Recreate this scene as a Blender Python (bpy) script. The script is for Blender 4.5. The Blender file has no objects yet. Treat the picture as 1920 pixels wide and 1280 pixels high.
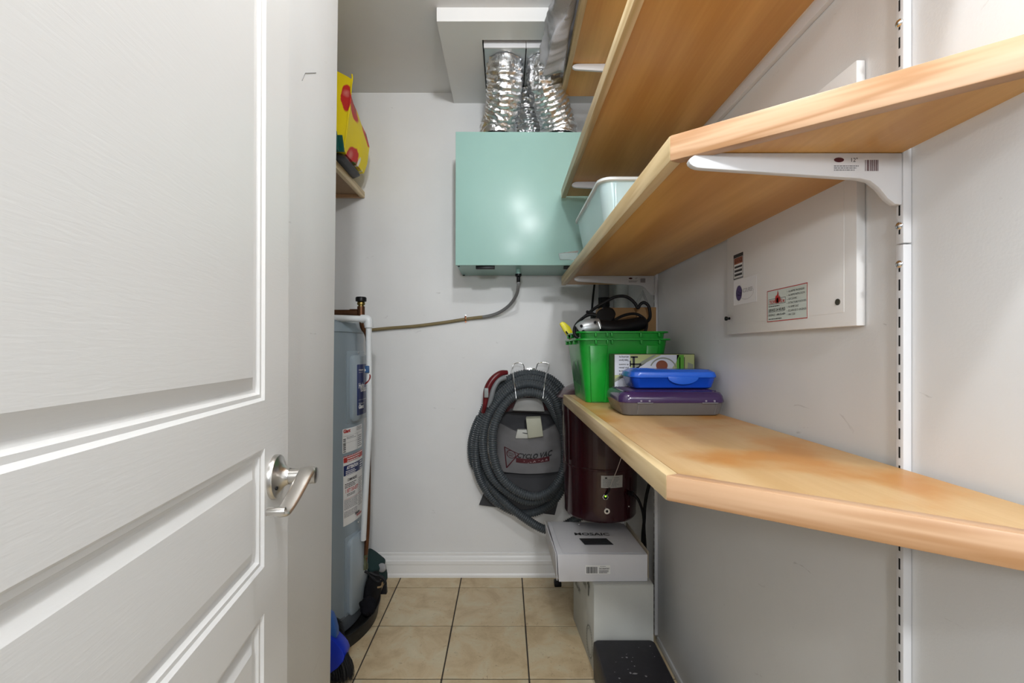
import bpy, bmesh, math, random
from mathutils import Vector, Matrix, noise as mnoise

# ---------------------------------------------------------------- camera, world, lights, exposure
scene = bpy.context.scene
C = scene.collection
PI = math.pi
FPX, CX, CY, CH = 855.0, 948.0, 655.0, 1.147      # focal length in px, vanishing point, camera height (m)

cam_d = bpy.data.cameras.new('camera')
cam = bpy.data.objects.new('camera', cam_d)
C.objects.link(cam)
cam.location = (0, 0, CH)
cam.rotation_euler = (PI / 2, 0, 0)
cam_d.sensor_width = 36.0
cam_d.lens = FPX / 1920 * 36.0
cam_d.shift_x = (960 - CX) / 1920
cam_d.shift_y = (CY - 640) / 1920
cam_d.clip_start = 0.02
scene.camera = cam

world = bpy.data.worlds.new('world')
scene.world = world
world.use_nodes = True
world.node_tree.nodes['Background'].inputs[0].default_value = (0.92, 0.96, 1.0, 1)
world.node_tree.nodes['Background'].inputs[1].default_value = 0.42


def lamp(name, kind, loc, energy, color=(1, 1, 1), **kw):
    d = bpy.data.lights.new(name, kind)
    d.energy = energy
    d.color = color
    for k, v in kw.items():
        setattr(d, k, v)
    o = bpy.data.objects.new(name, d)
    o.location = loc
    C.objects.link(o)
    return o


# bare bulb of the closet under its ceiling
lamp('closet_bulb', 'POINT', (0.05, 0.42, CH + 1.12), 19.0, (0.97, 0.985, 1.0), shadow_soft_size=0.035)
# ceiling light of the hall, behind the camera to the right
hk_ = lamp('hall_ceiling_light', 'AREA', (0.34, -1.45, CH + 1.10), 30.0, (0.95, 0.975, 1.0), shape='DISK', size=0.18)
hk_.rotation_euler = (math.radians(72), 0, math.radians(3))
# soft fill added behind the camera at head height, standing in for a flash
hl = lamp('flash_fill', 'AREA', (-0.10, -1.1, CH + 0.40), 11.0, (0.93, 0.965, 1.0), shape='RECTANGLE', size=0.2, size_y=0.15)
hl.rotation_euler = (PI / 2, 0, 0)

vs = scene.view_settings
vs.view_transform = 'Standard'
vs.look = 'None'
vs.gamma = 1.0
vs.use_curve_mapping = False
vs.exposure = 0.0

# ---------------------------------------------------------------- helpers
rnd = random.Random(7)


def PXx(x, Y): return (x - CX) / FPX * Y
def PZz(y, Y): return CH - (y - CY) / FPX * Y
def P(x, y, Y): return Vector((PXx(x, Y), Y, PZz(y, Y)))
def R(z): return CH + z                            # height relative to the camera


class MB:
    def __init__(s):
        s.v = []; s.f = []; s.m = []; s.cur = 0

    def add(s, vs_, fs):
        b = len(s.v)
        s.v += [Vector(p) for p in vs_]
        for f in fs:
            s.f.append([b + i for i in f]); s.m.append(s.cur)
        return s

    def mat(s, i):
        s.cur = i; return s

    def box(s, x0, x1, y0, y1, z0, z1):
        return s.add([(x0, y0, z0), (x1, y0, z0), (x1, y1, z0), (x0, y1, z0), (x0, y0, z1), (x1, y0, z1), (x1, y1, z1), (x0, y1, z1)],
                     [(3, 2, 1, 0), (4, 5, 6, 7), (0, 1, 5, 4), (1, 2, 6, 5), (2, 3, 7, 6), (3, 0, 4, 7)])

    def hexa(s, b4, t4):
        return s.add(list(b4) + list(t4), [(3, 2, 1, 0), (4, 5, 6, 7), (0, 1, 5, 4), (1, 2, 6, 5), (2, 3, 7, 6), (3, 0, 4, 7)])

    def prism(s, poly, fn, a0, a1):
        """poly 2-D points; fn(u, v, a) -> 3-D; extruded from a0 to a1"""
        n = len(poly)
        vs_ = [fn(u, v, a0) for u, v in poly] + [fn(u, v, a1) for u, v in poly]
        fs = [tuple(range(n - 1, -1, -1)), tuple(range(n, 2 * n))]
        fs += [(i, (i + 1) % n, n + (i + 1) % n, n + i) for i in range(n)]
        return s.add(vs_, fs)

    def rings(s, rings, closed=True, cap0=True, cap1=True):
        b = len(s.v); n = len(rings[0])
        vs_ = [p for r in rings for p in r]
        fs = []
        for i in range(len(rings) - 1):
            for j in range(n if closed else n - 1):
                k = (j + 1) % n
                fs.append((i * n + j, i * n + k, (i + 1) * n + k, (i + 1) * n + j))
        if closed and cap0: fs.append(tuple(range(n - 1, -1, -1)))
        if closed and cap1: fs.append(tuple(range((len(rings) - 1) * n, len(rings) * n)))
        return s.add(vs_, fs)

    def lathe(s, prof, o, ax=(0, 0, 1), seg=32, cap0=True, cap1=True):
        ax = Vector(ax).normalized(); o = Vector(o)
        up = Vector((0, 0, 1)) if abs(ax.z) < .9 else Vector((1, 0, 0))
        u = ax.cross(up).normalized(); w = ax.cross(u)
        rs = [[o + ax * h + (u * math.cos(2 * PI * j / seg) + w * math.sin(2 * PI * j / seg)) * r for j in range(seg)] for r, h in prof]
        return s.rings(rs, True, cap0, cap1)

    def cyl(s, p0, p1, r, seg=16, r1=None):
        p0 = Vector(p0); p1 = Vector(p1); d = p1 - p0
        return s.lathe([(r, 0), (r if r1 is None else r1, d.length)], p0, d, seg)

    def tube(s, pts, rad, seg=10, prof=None, up=None, caps=True):
        pts = [Vector(p) for p in pts]
        n = len(pts)
        tang = []
        for i in range(n):
            t = pts[min(i + 1, n - 1)] - pts[max(i - 1, 0)]
            tang.append(t.normalized() if t.length > 1e-9 else Vector((0, 0, 1)))
        nrm = Vector(up) if up else (Vector((0, 0, 1)) if abs(tang[0].z) < .9 else Vector((1, 0, 0)))
        rs = []
        for i in range(n):
            t = tang[i]
            ref = Vector(up) if up else nrm
            nn = ref - t * ref.dot(t)
            if nn.length < 1e-6: nn = t.orthogonal()
            nn.normalize(); nrm = nn
            bb = t.cross(nn)
            r = rad(i / (n - 1)) if callable(rad) else (rad[i] if isinstance(rad, (list, tuple)) else rad)
            ring = []
            for j in range(seg):
                a = 2 * PI * j / seg
                if prof:
                    ca, cb = prof
                    ring.append(pts[i] + nn * (math.cos(a) * ca * r) + bb * (math.sin(a) * cb * r))
                else:
                    ring.append(pts[i] + (nn * math.cos(a) + bb * math.sin(a)) * r)
            rs.append(ring)
        return s.rings(rs, True, caps, caps)

    def rrect_loft(s, levels, k=4, cap0=True, cap1=True):
        """levels: (x0,x1,y0,y1,r,z) rounded rectangles stacked"""
        rs = []
        for x0, x1, y0, y1, r, z in levels:
            ring = []
            for cx, cy, a0 in ((x1 - r, y1 - r, 0), (x0 + r, y1 - r, PI / 2), (x0 + r, y0 + r, PI), (x1 - r, y0 + r, 1.5 * PI)):
                for q in range(k + 1):
                    a = a0 + PI / 2 * q / k
                    ring.append((cx + r * math.cos(a), cy + r * math.sin(a), z))
            rs.append(ring)
        return s.rings(rs, True, cap0, cap1)

    def sphere(s, c, r, seg=16, rg=10, sc=(1, 1, 1)):
        c = Vector(c)
        prof = []
        rs = []
        for i in range(1, rg):
            a = PI * i / rg
            rs.append([c + Vector((math.sin(a) * math.cos(2 * PI * j / seg) * r * sc[0], math.sin(a) * math.sin(2 * PI * j / seg) * r * sc[1], -math.cos(a) * r * sc[2])) for j in range(seg)])
        return s.rings(rs)


WO = {}          # world origin of each object


def link(o, parent, worg):
    C.objects.link(o)
    WO[o.name] = Vector(worg)
    if parent is not None:
        o.parent = parent
        o.location = Vector(worg) - WO[parent.name]
    else:
        o.location = worg
    return o


def tag(o, label=None, cat=None, group=None, kind=None):
    if label: o['label'] = label
    if cat: o['category'] = cat
    if group: o['group'] = group
    if kind: o['kind'] = kind
    return o


def obj(name, mb, mats, parent=None, smooth=None, bevel=0, bseg=2, label=None, cat=None, group=None, kind=None, subdiv=0, origin=None):
    vs_ = mb.v
    if origin is None:
        xs = [v.x for v in vs_]; ys = [v.y for v in vs_]; zs = [v.z for v in vs_]
        origin = Vector(((min(xs) + max(xs)) / 2, (min(ys) + max(ys)) / 2, min(zs)))
    me = bpy.data.meshes.new(name)
    me.from_pydata([v - origin for v in vs_], [], mb.f)
    if not isinstance(mats, (list, tuple)): mats = [mats]
    for m in mats: me.materials.append(m)
    for p, mi in zip(me.polygons, mb.m): p.material_index = mi
    bm = bmesh.new(); bm.from_mesh(me)
    bmesh.ops.recalc_face_normals(bm, faces=bm.faces)
    if bevel:
        es = [e for e in bm.edges if len(e.link_faces) == 2 and e.calc_face_angle(0) > 0.5]
        bmesh.ops.bevel(bm, geom=es, offset=bevel, segments=bseg, profile=0.5, affect='EDGES', clamp_overlap=True)
    bm.to_mesh(me); bm.free()
    if smooth is not None or bevel:
        for p in me.polygons: p.use_smooth = True
        me.set_sharp_from_angle(angle=math.radians(smooth if smooth else 40))
    o = bpy.data.objects.new(name, me)
    link(o, parent, origin)
    if subdiv:
        md = o.modifiers.new('sub', 'SUBSURF'); md.levels = subdiv; md.render_levels = subdiv
    return tag(o, label, cat, group, kind)


def thing(name, loc, label, cat, group=None):
    o = bpy.data.objects.new(name, None)
    o.empty_display_size = .05
    link(o, None, loc)
    return tag(o, label, cat, group)


def catmull(pts, n=8):
    pts = [Vector(p) for p in pts]
    q = [pts[0] * 2 - pts[1]] + pts + [pts[-1] * 2 - pts[-2]]
    out = []
    for i in range(1, len(q) - 2):
        a, b, c, d = q[i - 1], q[i], q[i + 1], q[i + 2]
        for k in range(n):
            t = k / n
            out.append(.5 * ((2 * b) + (c - a) * t + (2 * a - 5 * b + 4 * c - d) * t * t + (3 * b - a - 3 * c + d) * t ** 3))
    out.append(pts[-1])
    return out


def resample(pts, step):
    out = [pts[0]]; acc = 0
    for a, b in zip(pts, pts[1:]):
        L = (b - a).length
        while acc + L >= step and L > 1e-9:
            t = (step - acc) / L
            a = a.lerp(b, t); out.append(a.copy()); L = (b - a).length; acc = 0
        acc += L
    return out


def fbm(p, sc=1.0, o=3):
    return mnoise.fractal(Vector(p) * sc, 1.0, 2.0, o)


# ---------------------------------------------------------------- materials
def nodes_of(name):
    m = bpy.data.materials.new(name)
    m.use_nodes = True
    nt = m.node_tree
    return m, nt, nt.nodes['Principled BSDF']


def mat(name, col, rough=.5, metal=0, bump=0, bscale=200, var=0, vscale=8, trans=0, alpha=1, spec=.5, emit=0, coat=0, ior=1.45, stretch=(1, 1, 1)):
    m, nt, b = nodes_of(name)
    N, L = nt.nodes, nt.links
    b.inputs['Base Color'].default_value = (*col, 1)
    b.inputs['Roughness'].default_value = rough
    b.inputs['Metallic'].default_value = metal
    b.inputs['Specular IOR Level'].default_value = spec
    b.inputs['Transmission Weight'].default_value = trans
    b.inputs['Alpha'].default_value = alpha
    b.inputs['IOR'].default_value = ior
    b.inputs['Coat Weight'].default_value = coat
    if emit:
        b.inputs['Emission Color'].default_value = (*col, 1)
        b.inputs['Emission Strength'].default_value = emit
    if bump or var:
        tc = N.new('ShaderNodeTexCoord')
        mp = N.new('ShaderNodeMapping'); mp.inputs['Scale'].default_value = stretch
        L.new(tc.outputs['Object'], mp.inputs['Vector'])
    if var:
        nz = N.new('ShaderNodeTexNoise'); nz.inputs['Scale'].default_value = vscale; nz.inputs['Detail'].default_value = 5
        L.new(mp.outputs[0], nz.inputs['Vector'])
        mx = N.new('ShaderNodeMix'); mx.data_type = 'RGBA'
        mx.inputs[6].default_value = (*[c * (1 - var) for c in col], 1)
        mx.inputs[7].default_value = (*[min(1, c * (1 + var)) for c in col], 1)
        L.new(nz.outputs['Fac'], mx.inputs[0]); L.new(mx.outputs[2], b.inputs['Base Color'])
    if bump:
        nb = N.new('ShaderNodeTexNoise'); nb.inputs['Scale'].default_value = bscale; nb.inputs['Detail'].default_value = 3
        L.new(mp.outputs[0], nb.inputs['Vector'])
        bp = N.new('ShaderNodeBump'); bp.inputs['Strength'].default_value = bump; bp.inputs['Distance'].default_value = .002
        L.new(nb.outputs['Fac'], bp.inputs['Height']); L.new(bp.outputs[0], b.inputs['Normal'])
    return m


def paint_wall(name, col, scuff=.5, seed=0.0):
    """painted drywall: roller stipple and sparse grey scuffs"""
    m, nt, b = nodes_of(name)
    N, L = nt.nodes, nt.links
    b.inputs['Roughness'].default_value = .42
    tc = N.new('ShaderNodeNewGeometry')
    mp = N.new('ShaderNodeMapping'); mp.inputs['Location'].default_value = (seed, seed * 2, seed * .7)
    L.new(tc.outputs['Position'], mp.inputs['Vector'])
    n1 = N.new('ShaderNodeTexNoise'); n1.inputs['Scale'].default_value = 2.2; n1.inputs['Detail'].default_value = 6; n1.inputs['Roughness'].default_value = .65
    L.new(mp.outputs[0], n1.inputs['Vector'])
    r1 = N.new('ShaderNodeValToRGB')
    r1.color_ramp.elements[0].position = .3; r1.color_ramp.elements[0].color = (*[c * .955 for c in col], 1)
    r1.color_ramp.elements[1].position = .6; r1.color_ramp.elements[1].color = (*col, 1)
    L.new(n1.outputs['Fac'], r1.inputs[0])
    # scuffs: thin stretched marks
    m2 = N.new('ShaderNodeMapping'); m2.inputs['Scale'].default_value = (1, 1, 2.5); m2.inputs['Rotation'].default_value = (.5, .3, .2)
    L.new(mp.outputs[0], m2.inputs['Vector'])
    n2 = N.new('ShaderNodeTexNoise'); n2.inputs['Scale'].default_value = 16; n2.inputs['Detail'].default_value = 8; n2.inputs['Distortion'].default_value = 1.6
    L.new(m2.outputs[0], n2.inputs['Vector'])
    r2 = N.new('ShaderNodeValToRGB')
    r2.color_ramp.elements[0].position = .70; r2.color_ramp.elements[0].color = (0, 0, 0, 1)
    r2.color_ramp.elements[1].position = .78; r2.color_ramp.elements[1].color = (scuff, scuff, scuff, 1)
    L.new(n2.outputs['Fac'], r2.inputs[0])
    mx = N.new('ShaderNodeMix'); mx.data_type = 'RGBA'
    mx.inputs[7].default_value = (.42, .41, .40, 1)
    L.new(r2.outputs[0], mx.inputs[0]); L.new(r1.outputs[0], mx.inputs[6])
    L.new(mx.outputs[2], b.inputs['Base Color'])
    nb = N.new('ShaderNodeTexNoise'); nb.inputs['Scale'].default_value = 240; nb.inputs['Detail'].default_value = 2
    L.new(mp.outputs[0], nb.inputs['Vector'])
    bp = N.new('ShaderNodeBump'); bp.inputs['Strength'].default_value = .12; bp.inputs['Distance'].default_value = .0015
    L.new(nb.outputs['Fac'], bp.inputs['Height']); L.new(bp.outputs[0], b.inputs['Normal'])
    return m


def wood(name, dark, light, axis=1, rings=22, rough=.4, stain=None, knots=True, stretch=None, nscale=4):
    m, nt, b = nodes_of(name)
    N, L = nt.nodes, nt.links
    b.inputs['Roughness'].default_value = rough
    g = N.new('ShaderNodeNewGeometry')
    mp = N.new('ShaderNodeMapping')
    s = [1, 1, 1]; s[axis] = .12
    mp.inputs['Scale'].default_value = stretch or s
    L.new(g.outputs['Position'], mp.inputs['Vector'])
    nz = N.new('ShaderNodeTexNoise'); nz.inputs['Scale'].default_value = nscale; nz.inputs['Detail'].default_value = 3; nz.inputs['Distortion'].default_value = .8 if not stretch else .2
    L.new(mp.outputs[0], nz.inputs['Vector'])
    # growth rings: fold the noise many times
    mu = N.new('ShaderNodeMath'); mu.operation = 'MULTIPLY'; mu.inputs[1].default_value = rings
    L.new(nz.outputs['Fac'], mu.inputs[0])
    sn = N.new('ShaderNodeMath'); sn.operation = 'SINE'
    L.new(mu.outputs[0], sn.inputs[0])
    ma = N.new('ShaderNodeMapRange'); ma.inputs[1].default_value = -1; ma.inputs[2].default_value = 1
    L.new(sn.outputs[0], ma.inputs[0])
    fi = N.new('ShaderNodeTexNoise'); fi.inputs['Scale'].default_value = 120; fi.inputs['Detail'].default_value = 3
    m3 = N.new('ShaderNodeMapping'); s3 = [1, 1, 1]; s3[axis] = .04; m3.inputs['Scale'].default_value = [q * .6 for q in stretch] if stretch else s3
    L.new(g.outputs['Position'], m3.inputs['Vector']); L.new(m3.outputs[0], fi.inputs['Vector'])
    av = N.new('ShaderNodeMath'); av.operation = 'MULTIPLY_ADD'; av.inputs[1].default_value = .62
    L.new(ma.outputs[0], av.inputs[0])
    f2 = N.new('ShaderNodeMath'); f2.operation = 'MULTIPLY'; f2.inputs[1].default_value = .45
    L.new(fi.outputs['Fac'], f2.inputs[0]); L.new(f2.outputs[0], av.inputs[2])
    cr = N.new('ShaderNodeValToRGB')
    cr.color_ramp.elements[0].position = .15; cr.color_ramp.elements[0].color = (*light, 1)
    cr.color_ramp.elements[1].position = .85; cr.color_ramp.elements[1].color = (*dark, 1)
    L.new(av.outputs[0], cr.inputs[0])
    last = cr.outputs[0]
    if knots:
        k = N.new('ShaderNodeTexNoise'); k.inputs['Scale'].default_value = 9; k.inputs['Detail'].default_value = 1
        m4 = N.new('ShaderNodeMapping'); s4 = [1, 1, 1]; s4[axis] = .35; m4.inputs['Scale'].default_value = s4
        L.new(g.outputs['Position'], m4.inputs['Vector']); L.new(m4.outputs[0], k.inputs['Vector'])
        kr = N.new('ShaderNodeValToRGB'); kr.color_ramp.elements[0].position = .77; kr.color_ramp.elements[1].position = .83
        L.new(k.outputs['Fac'], kr.inputs[0])
        mx = N.new('ShaderNodeMix'); mx.data_type = 'RGBA'; mx.inputs[7].default_value = (*[c * .35 for c in dark], 1)
        L.new(kr.outputs[0], mx.inputs[0]); L.new(last, mx.inputs[6]); last = mx.outputs[2]
    if stain:
        k = N.new('ShaderNodeTexNoise'); k.inputs['Scale'].default_value = 5.5; k.inputs['Detail'].default_value = 5
        L.new(g.outputs['Position'], k.inputs['Vector'])
        kr = N.new('ShaderNodeValToRGB'); kr.color_ramp.elements[0].position = .46; kr.color_ramp.elements[1].position = .62
        L.new(k.outputs['Fac'], kr.inputs[0])
        mx = N.new('ShaderNodeMix'); mx.data_type = 'RGBA'; mx.inputs[7].default_value = (*stain, 1)
        L.new(kr.outputs[0], mx.inputs[0]); L.new(last, mx.inputs[6]); last = mx.outputs[2]
    L.new(last, b.inputs['Base Color'])
    bp = N.new('ShaderNodeBump'); bp.inputs['Strength'].default_value = .15; bp.inputs['Distance'].default_value = .001
    L.new(fi.outputs['Fac'], bp.inputs['Height']); L.new(bp.outputs[0], b.inputs['Normal'])
    return m


def tile_mat():
    m, nt, b = nodes_of('floor_tile')
    N, L = nt.nodes, nt.links
    b.inputs['Roughness'].default_value = .45
    g = N.new('ShaderNodeNewGeometry'); oi = N.new('ShaderNodeObjectInfo')
    ad = N.new('ShaderNodeVectorMath'); ad.operation = 'ADD'
    cmb = N.new('ShaderNodeCombineXYZ')
    mu = N.new('ShaderNodeMath'); mu.operation = 'MULTIPLY'; mu.inputs[1].default_value = 30
    L.new(oi.outputs['Random'], mu.inputs[0]); L.new(mu.outputs[0], cmb.inputs[2])
    L.new(g.outputs['Position'], ad.inputs[0]); L.new(cmb.outputs[0], ad.inputs[1])
    n = N.new('ShaderNodeTexNoise'); n.inputs['Scale'].default_value = 9; n.inputs['Detail'].default_value = 9; n.inputs['Roughness'].default_value = .62; n.inputs['Distortion'].default_value = .5
    L.new(ad.outputs[0], n.inputs['Vector'])
    cr = N.new('ShaderNodeValToRGB')
    e = cr.color_ramp.elements
    e[0].position = .28; e[0].color = (.47, .34, .19, 1)
    e[1].position = .75; e[1].color = (.72, .61, .42, 1)
    x = e.new(.5); x.color = (.63, .50, .31, 1)
    x = e.new(.60); x.color = (.64, .55, .37, 1)
    L.new(n.outputs['Fac'], cr.inputs[0])
    n2 = N.new('ShaderNodeTexNoise'); n2.inputs['Scale'].default_value = 70; n2.inputs['Detail'].default_value = 4; n2.inputs['Distortion'].default_value = 1
    L.new(ad.outputs[0], n2.inputs['Vector'])
    r2 = N.new('ShaderNodeValToRGB'); r2.color_ramp.elements[0].position = .63; r2.color_ramp.elements[1].position = .8
    r2.color_ramp.elements[1].color = (.7, .7, .7, 1)
    L.new(n2.outputs['Fac'], r2.inputs[0])
    mx = N.new('ShaderNodeMix'); mx.data_type = 'RGBA'; mx.inputs[7].default_value = (.22, .14, .07, 1)
    L.new(r2.outputs[0], mx.inputs[0]); L.new(cr.outputs[0], mx.inputs[6]); L.new(mx.outputs[2], b.inputs['Base Color'])
    bp = N.new('ShaderNodeBump'); bp.inputs['Strength'].default_value = .25; bp.inputs['Distance'].default_value = .002
    L.new(n2.outputs['Fac'], bp.inputs['Height']); L.new(bp.outputs[0], b.inputs['Normal'])
    return m


M = {}
M['wall'] = paint_wall('wall_paint', (.79, .79, .785))
M['wall2'] = paint_wall('wall_paint_side', (.755, .76, .76), .6, 3.1)
M['ceil'] = paint_wall('ceiling_paint', (.78, .775, .765), .08, 6.0)
M['trim'] = mat('trim_white', (.83, .825, .81), .35)
M['grout'] = mat('grout', (.055, .045, .037), .9)
M['tile'] = tile_mat()
M['white_metal'] = mat('white_metal', (.70, .70, .71), .4)
M['panel_white'] = mat('panel_white', (.80, .80, .79), .38, bump=.04, bscale=500)
M['dark'] = mat('dark', (.008, .008, .009), .6, spec=.2)
M['black'] = mat('black_plastic', (.008, .008, .009), .35, spec=.25)
M['rubber'] = mat('black_rubber', (.009, .009, .010), .5, bump=.1, spec=.25)
M['steel'] = mat('brushed_nickel', (.62, .60, .57), .28, 1)
M['chrome'] = mat('chrome', (.75, .75, .75), .15, 1)
M['ply'] = wood('birch_plywood', (.57, .28, .064), (.79, .46, .14), 1, 16, .33)
M['ply_top'] = wood('worn_counter_wood', (.56, .35, .15), (.70, .49, .26), 1, 18, .4, stain=(.53, .24, .06))
M['edge'] = wood('pine_edge_strip', (.52, .36, .165), (.71, .55, .315), 1, 26, .4, knots=False, stretch=(1, .05, 1), nscale=22)
M['edge_end'] = wood('pine_edge_end', (.43, .225, .10), (.63, .40, .24), 0, 30, .4, knots=False, stretch=(.05, .05, 1), nscale=26)
M['green_metal'] = mat('green_enamel', (.37, .60, .545), .25, spec=.4, bump=.03, bscale=300, var=.03)
M['foil'] = mat('foil', (.90, .91, .93), .3, 1, bump=1.0, bscale=110)
M['galv'] = mat('galvanised', (.62, .65, .66), .4, .7)


def flat(name, col, rough=.5, **k): 
    if name not in M: M[name] = mat(name, col, rough, **k)
    return M[name]


# ---------------------------------------------------------------- printing: lettering and shapes laid on a surface
_tc = {}


def text_geo(s, size, bold=0.0, align='LEFT'):
    key = (s, bold)
    if key not in _tc:
        cu = bpy.data.curves.new('t', 'FONT'); cu.body = s; cu.size = 1; cu.resolution_u = 2; cu.offset = bold
        o = bpy.data.objects.new('t', cu)
        me = bpy.data.meshes.new_from_object(o)
        _tc[key] = ([(v.co.x, v.co.y) for v in me.vertices], [tuple(p.vertices) for p in me.polygons])
        bpy.data.objects.remove(o); bpy.data.curves.remove(cu); bpy.data.meshes.remove(me)
    vs_, fs = _tc[key]
    w = max([v[0] for v in vs_] or [0])
    ox = 0 if align == 'LEFT' else (-w / 2 if align == 'CENTER' else -w)
    return [((x + ox) * size, y * size) for x, y in vs_], fs, w * size


class Print:
    """flat print: collects shapes in (u, v) metres; fn(u, v) -> 3-D point on the surface"""
    def __init__(s, fn):
        s.fn = fn; s.mb = MB(); s.mats = []

    def _m(s, m):
        if m not in s.mats: s.mats.append(m)
        s.mb.cur = s.mats.index(m)

    def poly(s, pts, m):
        s._m(m); s.mb.add([s.fn(u, v) for u, v in pts], [tuple(range(len(pts)))])

    def rect(s, u0, v0, u1, v1, m, n=1):
        for i in range(n):
            a = u0 + (u1 - u0) * i / n; b = u0 + (u1 - u0) * (i + 1) / n
            s.poly([(a, v0), (b, v0), (b, v1), (a, v1)], m)

    def frame(s, u0, v0, u1, v1, t, m):
        s.rect(u0, v0, u1, v0 + t, m); s.rect(u0, v1 - t, u1, v1, m); s.rect(u0, v0 + t, u0 + t, v1 - t, m); s.rect(u1 - t, v0 + t, u1, v1 - t, m)

    def disc(s, u, v, ru, rv, m, n=24):
        s.poly([(u + ru * math.cos(2 * PI * i / n), v + rv * math.sin(2 * PI * i / n)) for i in range(n)], m)

    def ring(s, u, v, ru, rv, t, m, n=32, a0=0, a1=2 * PI):
        for i in range(n):
            a = a0 + (a1 - a0) * i / n; b = a0 + (a1 - a0) * (i + 1) / n
            s.poly([(u + ru * math.cos(a), v + rv * math.sin(a)), (u + ru * math.cos(b), v + rv * math.sin(b)),
                    (u + (ru - t) * math.cos(b), v + (rv - t) * math.sin(b)), (u + (ru - t) * math.cos(a), v + (rv - t) * math.sin(a))], m)

    def text(s, t, u, v, size, m, bold=.0, align='LEFT', width=None, rot=0, shear=0):
        vs_, fs, w = text_geo(t, size, bold, align)
        k = width / w if width and w else 1
        s._m(m); c, sn = math.cos(rot), math.sin(rot)
        pts = []
        for x, y in vs_:
            x = x * k + y * shear
            pts.append(s.fn(u + x * c - y * sn, v + x * sn + y * c))
        s.mb.add(pts, fs)

    def bars(s, u0, v0, u1, v1, m, n=18, seed=1, vert=True):
        r = random.Random(seed)
        ws = [r.choice((1, 1, 2, 3)) for _ in range(2 * n)]; tot = sum(ws); a = 0
        for i, w in enumerate(ws):
            b = a + w / tot
            if i % 2 == 0:
                if vert: s.rect(u0 + (u1 - u0) * a, v0, u0 + (u1 - u0) * b, v1, m)
                else: s.rect(u0, v0 + (v1 - v0) * a, u1, v0 + (v1 - v0) * b, m)
            a = b

    def lines(s, u0, v0, u1, v1, n, m, seed=1, fill=.5, short=.35):
        """rows of print too small to read"""
        r = random.Random(seed)
        h = (v1 - v0) / n
        for i in range(n):
            y = v1 - h * (i + 1) + h * (1 - fill) / 2
            e = u1 - (u1 - u0) * r.random() * short
            x = u0
            while x < e:
                wd = (u1 - u0) * (.04 + .10 * r.random())
                s.rect(x, y, min(x + wd, e), y + h * fill, m); x += wd + (u1 - u0) * .018

    def build(s, name, parent, **k):
        o = obj(name, s.mb, s.mats, parent, **k)
        return o


INK = flat('ink_black', (.02, .02, .022), .5)
INKR = flat('ink_red', (.50, .03, .025), .5)
INKW = flat('ink_white', (.85, .85, .85), .5)
INKG = flat('ink_grey', (.25, .25, .26), .5)
INKB = flat('ink_navy', (.015, .03, .13), .35)
INKM = flat('ink_maroon', (.075, .012, .018), .5)
PAPER = flat('sticker_paper', (.80, .80, .79), .4)
INKP = flat('ink_purple', (.06, .03, .14), .4)

# ---------------------------------------------------------------- the setting
XW, YB, ZC = .60, 2.31, 2.447            # right wall, back wall, ceiling
XA = -1.28                               # left wall of the alcove
fl = obj('floor', MB().box(XA - .05, XW + .05, -1.6, YB + .05, -.06, -.0035), M['grout'], kind='structure', origin=Vector((0, 0, -.06)))
TS, G = .305, .0052
tile_cache = {}
for i in range(-5, 3):
    for j in range(-9, 2):
        x0 = .0824 + (i - 1) * TS + G / 2; x1 = x0 + TS - G
        y0 = 2.199 + (j - 1) * TS + G / 2; y1 = y0 + TS - G
        x0, x1, y0, y1 = max(x0, XA), min(x1, XW), max(y0, -.6), min(y1, YB)
        if x1 - x0 < .01 or y1 - y0 < .01: continue
        key = (round(x1 - x0, 4), round(y1 - y0, 4))
        if key in tile_cache:
            o = tile_cache[key].copy(); link(o, fl, Vector(((x0 + x1) / 2, (y0 + y1) / 2, -.0035)))
        else:
            o = obj('tile', MB().box(x0, x1, y0, y1, -.0035, 0), M['tile'], fl, bevel=.0012, bseg=1)
            tile_cache[key] = o

obj('wall_back', MB().box(XA - .1, XW + .1, YB, YB + .1, 0, ZC), M['wall'], kind='structure')
obj('wall_right', MB().box(XW, XW + .1, -.6, YB, 0, ZC), M['wall2'], kind='structure')
obj('wall_alcove', MB().box(XA - .1, XA, 1.10, YB, 0, ZC), M['wall'], kind='structure')
# wall on the left that the door opens against; slightly out of plumb, ends at a corner
zt = ZC
xb, xt = -.4265, -.3985
wl = MB().hexa([(XA - .1, -.6, 0), (xb, -.6, 0), (xb, 1.10, 0), (XA - .1, 1.10, 0)], [(XA - .1, -.6, zt), (xt, -.6, zt), (xt, 1.10, zt), (XA - .1, 1.10, zt)])
obj('wall_left', wl, M['wall2'], kind='structure', bevel=.002)
obj('ceiling', MB().box(XA - .1, XW + .1, -.6, YB + .1, ZC, ZC + .08), M['ceil'], kind='structure')
sx0, sy0, sz = -.262, 1.734, R(1.247)
hx0, hx1, hy0, hy1 = -.095, .275, 1.838, 2.285
so = MB()
so.box(sx0, XW, sy0, hy0, sz, ZC); so.box(sx0, hx0, hy0, YB, sz, ZC); so.box(hx1, XW, hy0, YB, sz, ZC); so.box(hx0, hx1, hy1, YB, sz, ZC)
obj('ceiling_soffit', so, M['trim'], kind='structure')

# baseboard on the back wall: stepped and moulded profile
prof = [(0, 0), (.018, 0), (.018, .012), (.013, .020), (.013, .062), (.016, .066), (.016, .082), (.012, .087), (.010, .100), (.006, .106), (.006, .117), (0, .120)]
obj('baseboard_back', MB().prism(prof, lambda u, v, a: (a, YB - u, v), XA, XW), M['trim'], kind='structure', smooth=25)
prof = [(0, 0), (.009, 0), (.009, .012), (.006, .02), (0, .02)]
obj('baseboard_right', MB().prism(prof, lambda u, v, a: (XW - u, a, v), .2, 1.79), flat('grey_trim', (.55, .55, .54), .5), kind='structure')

# hairline crack in the paint of the left wall


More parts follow.
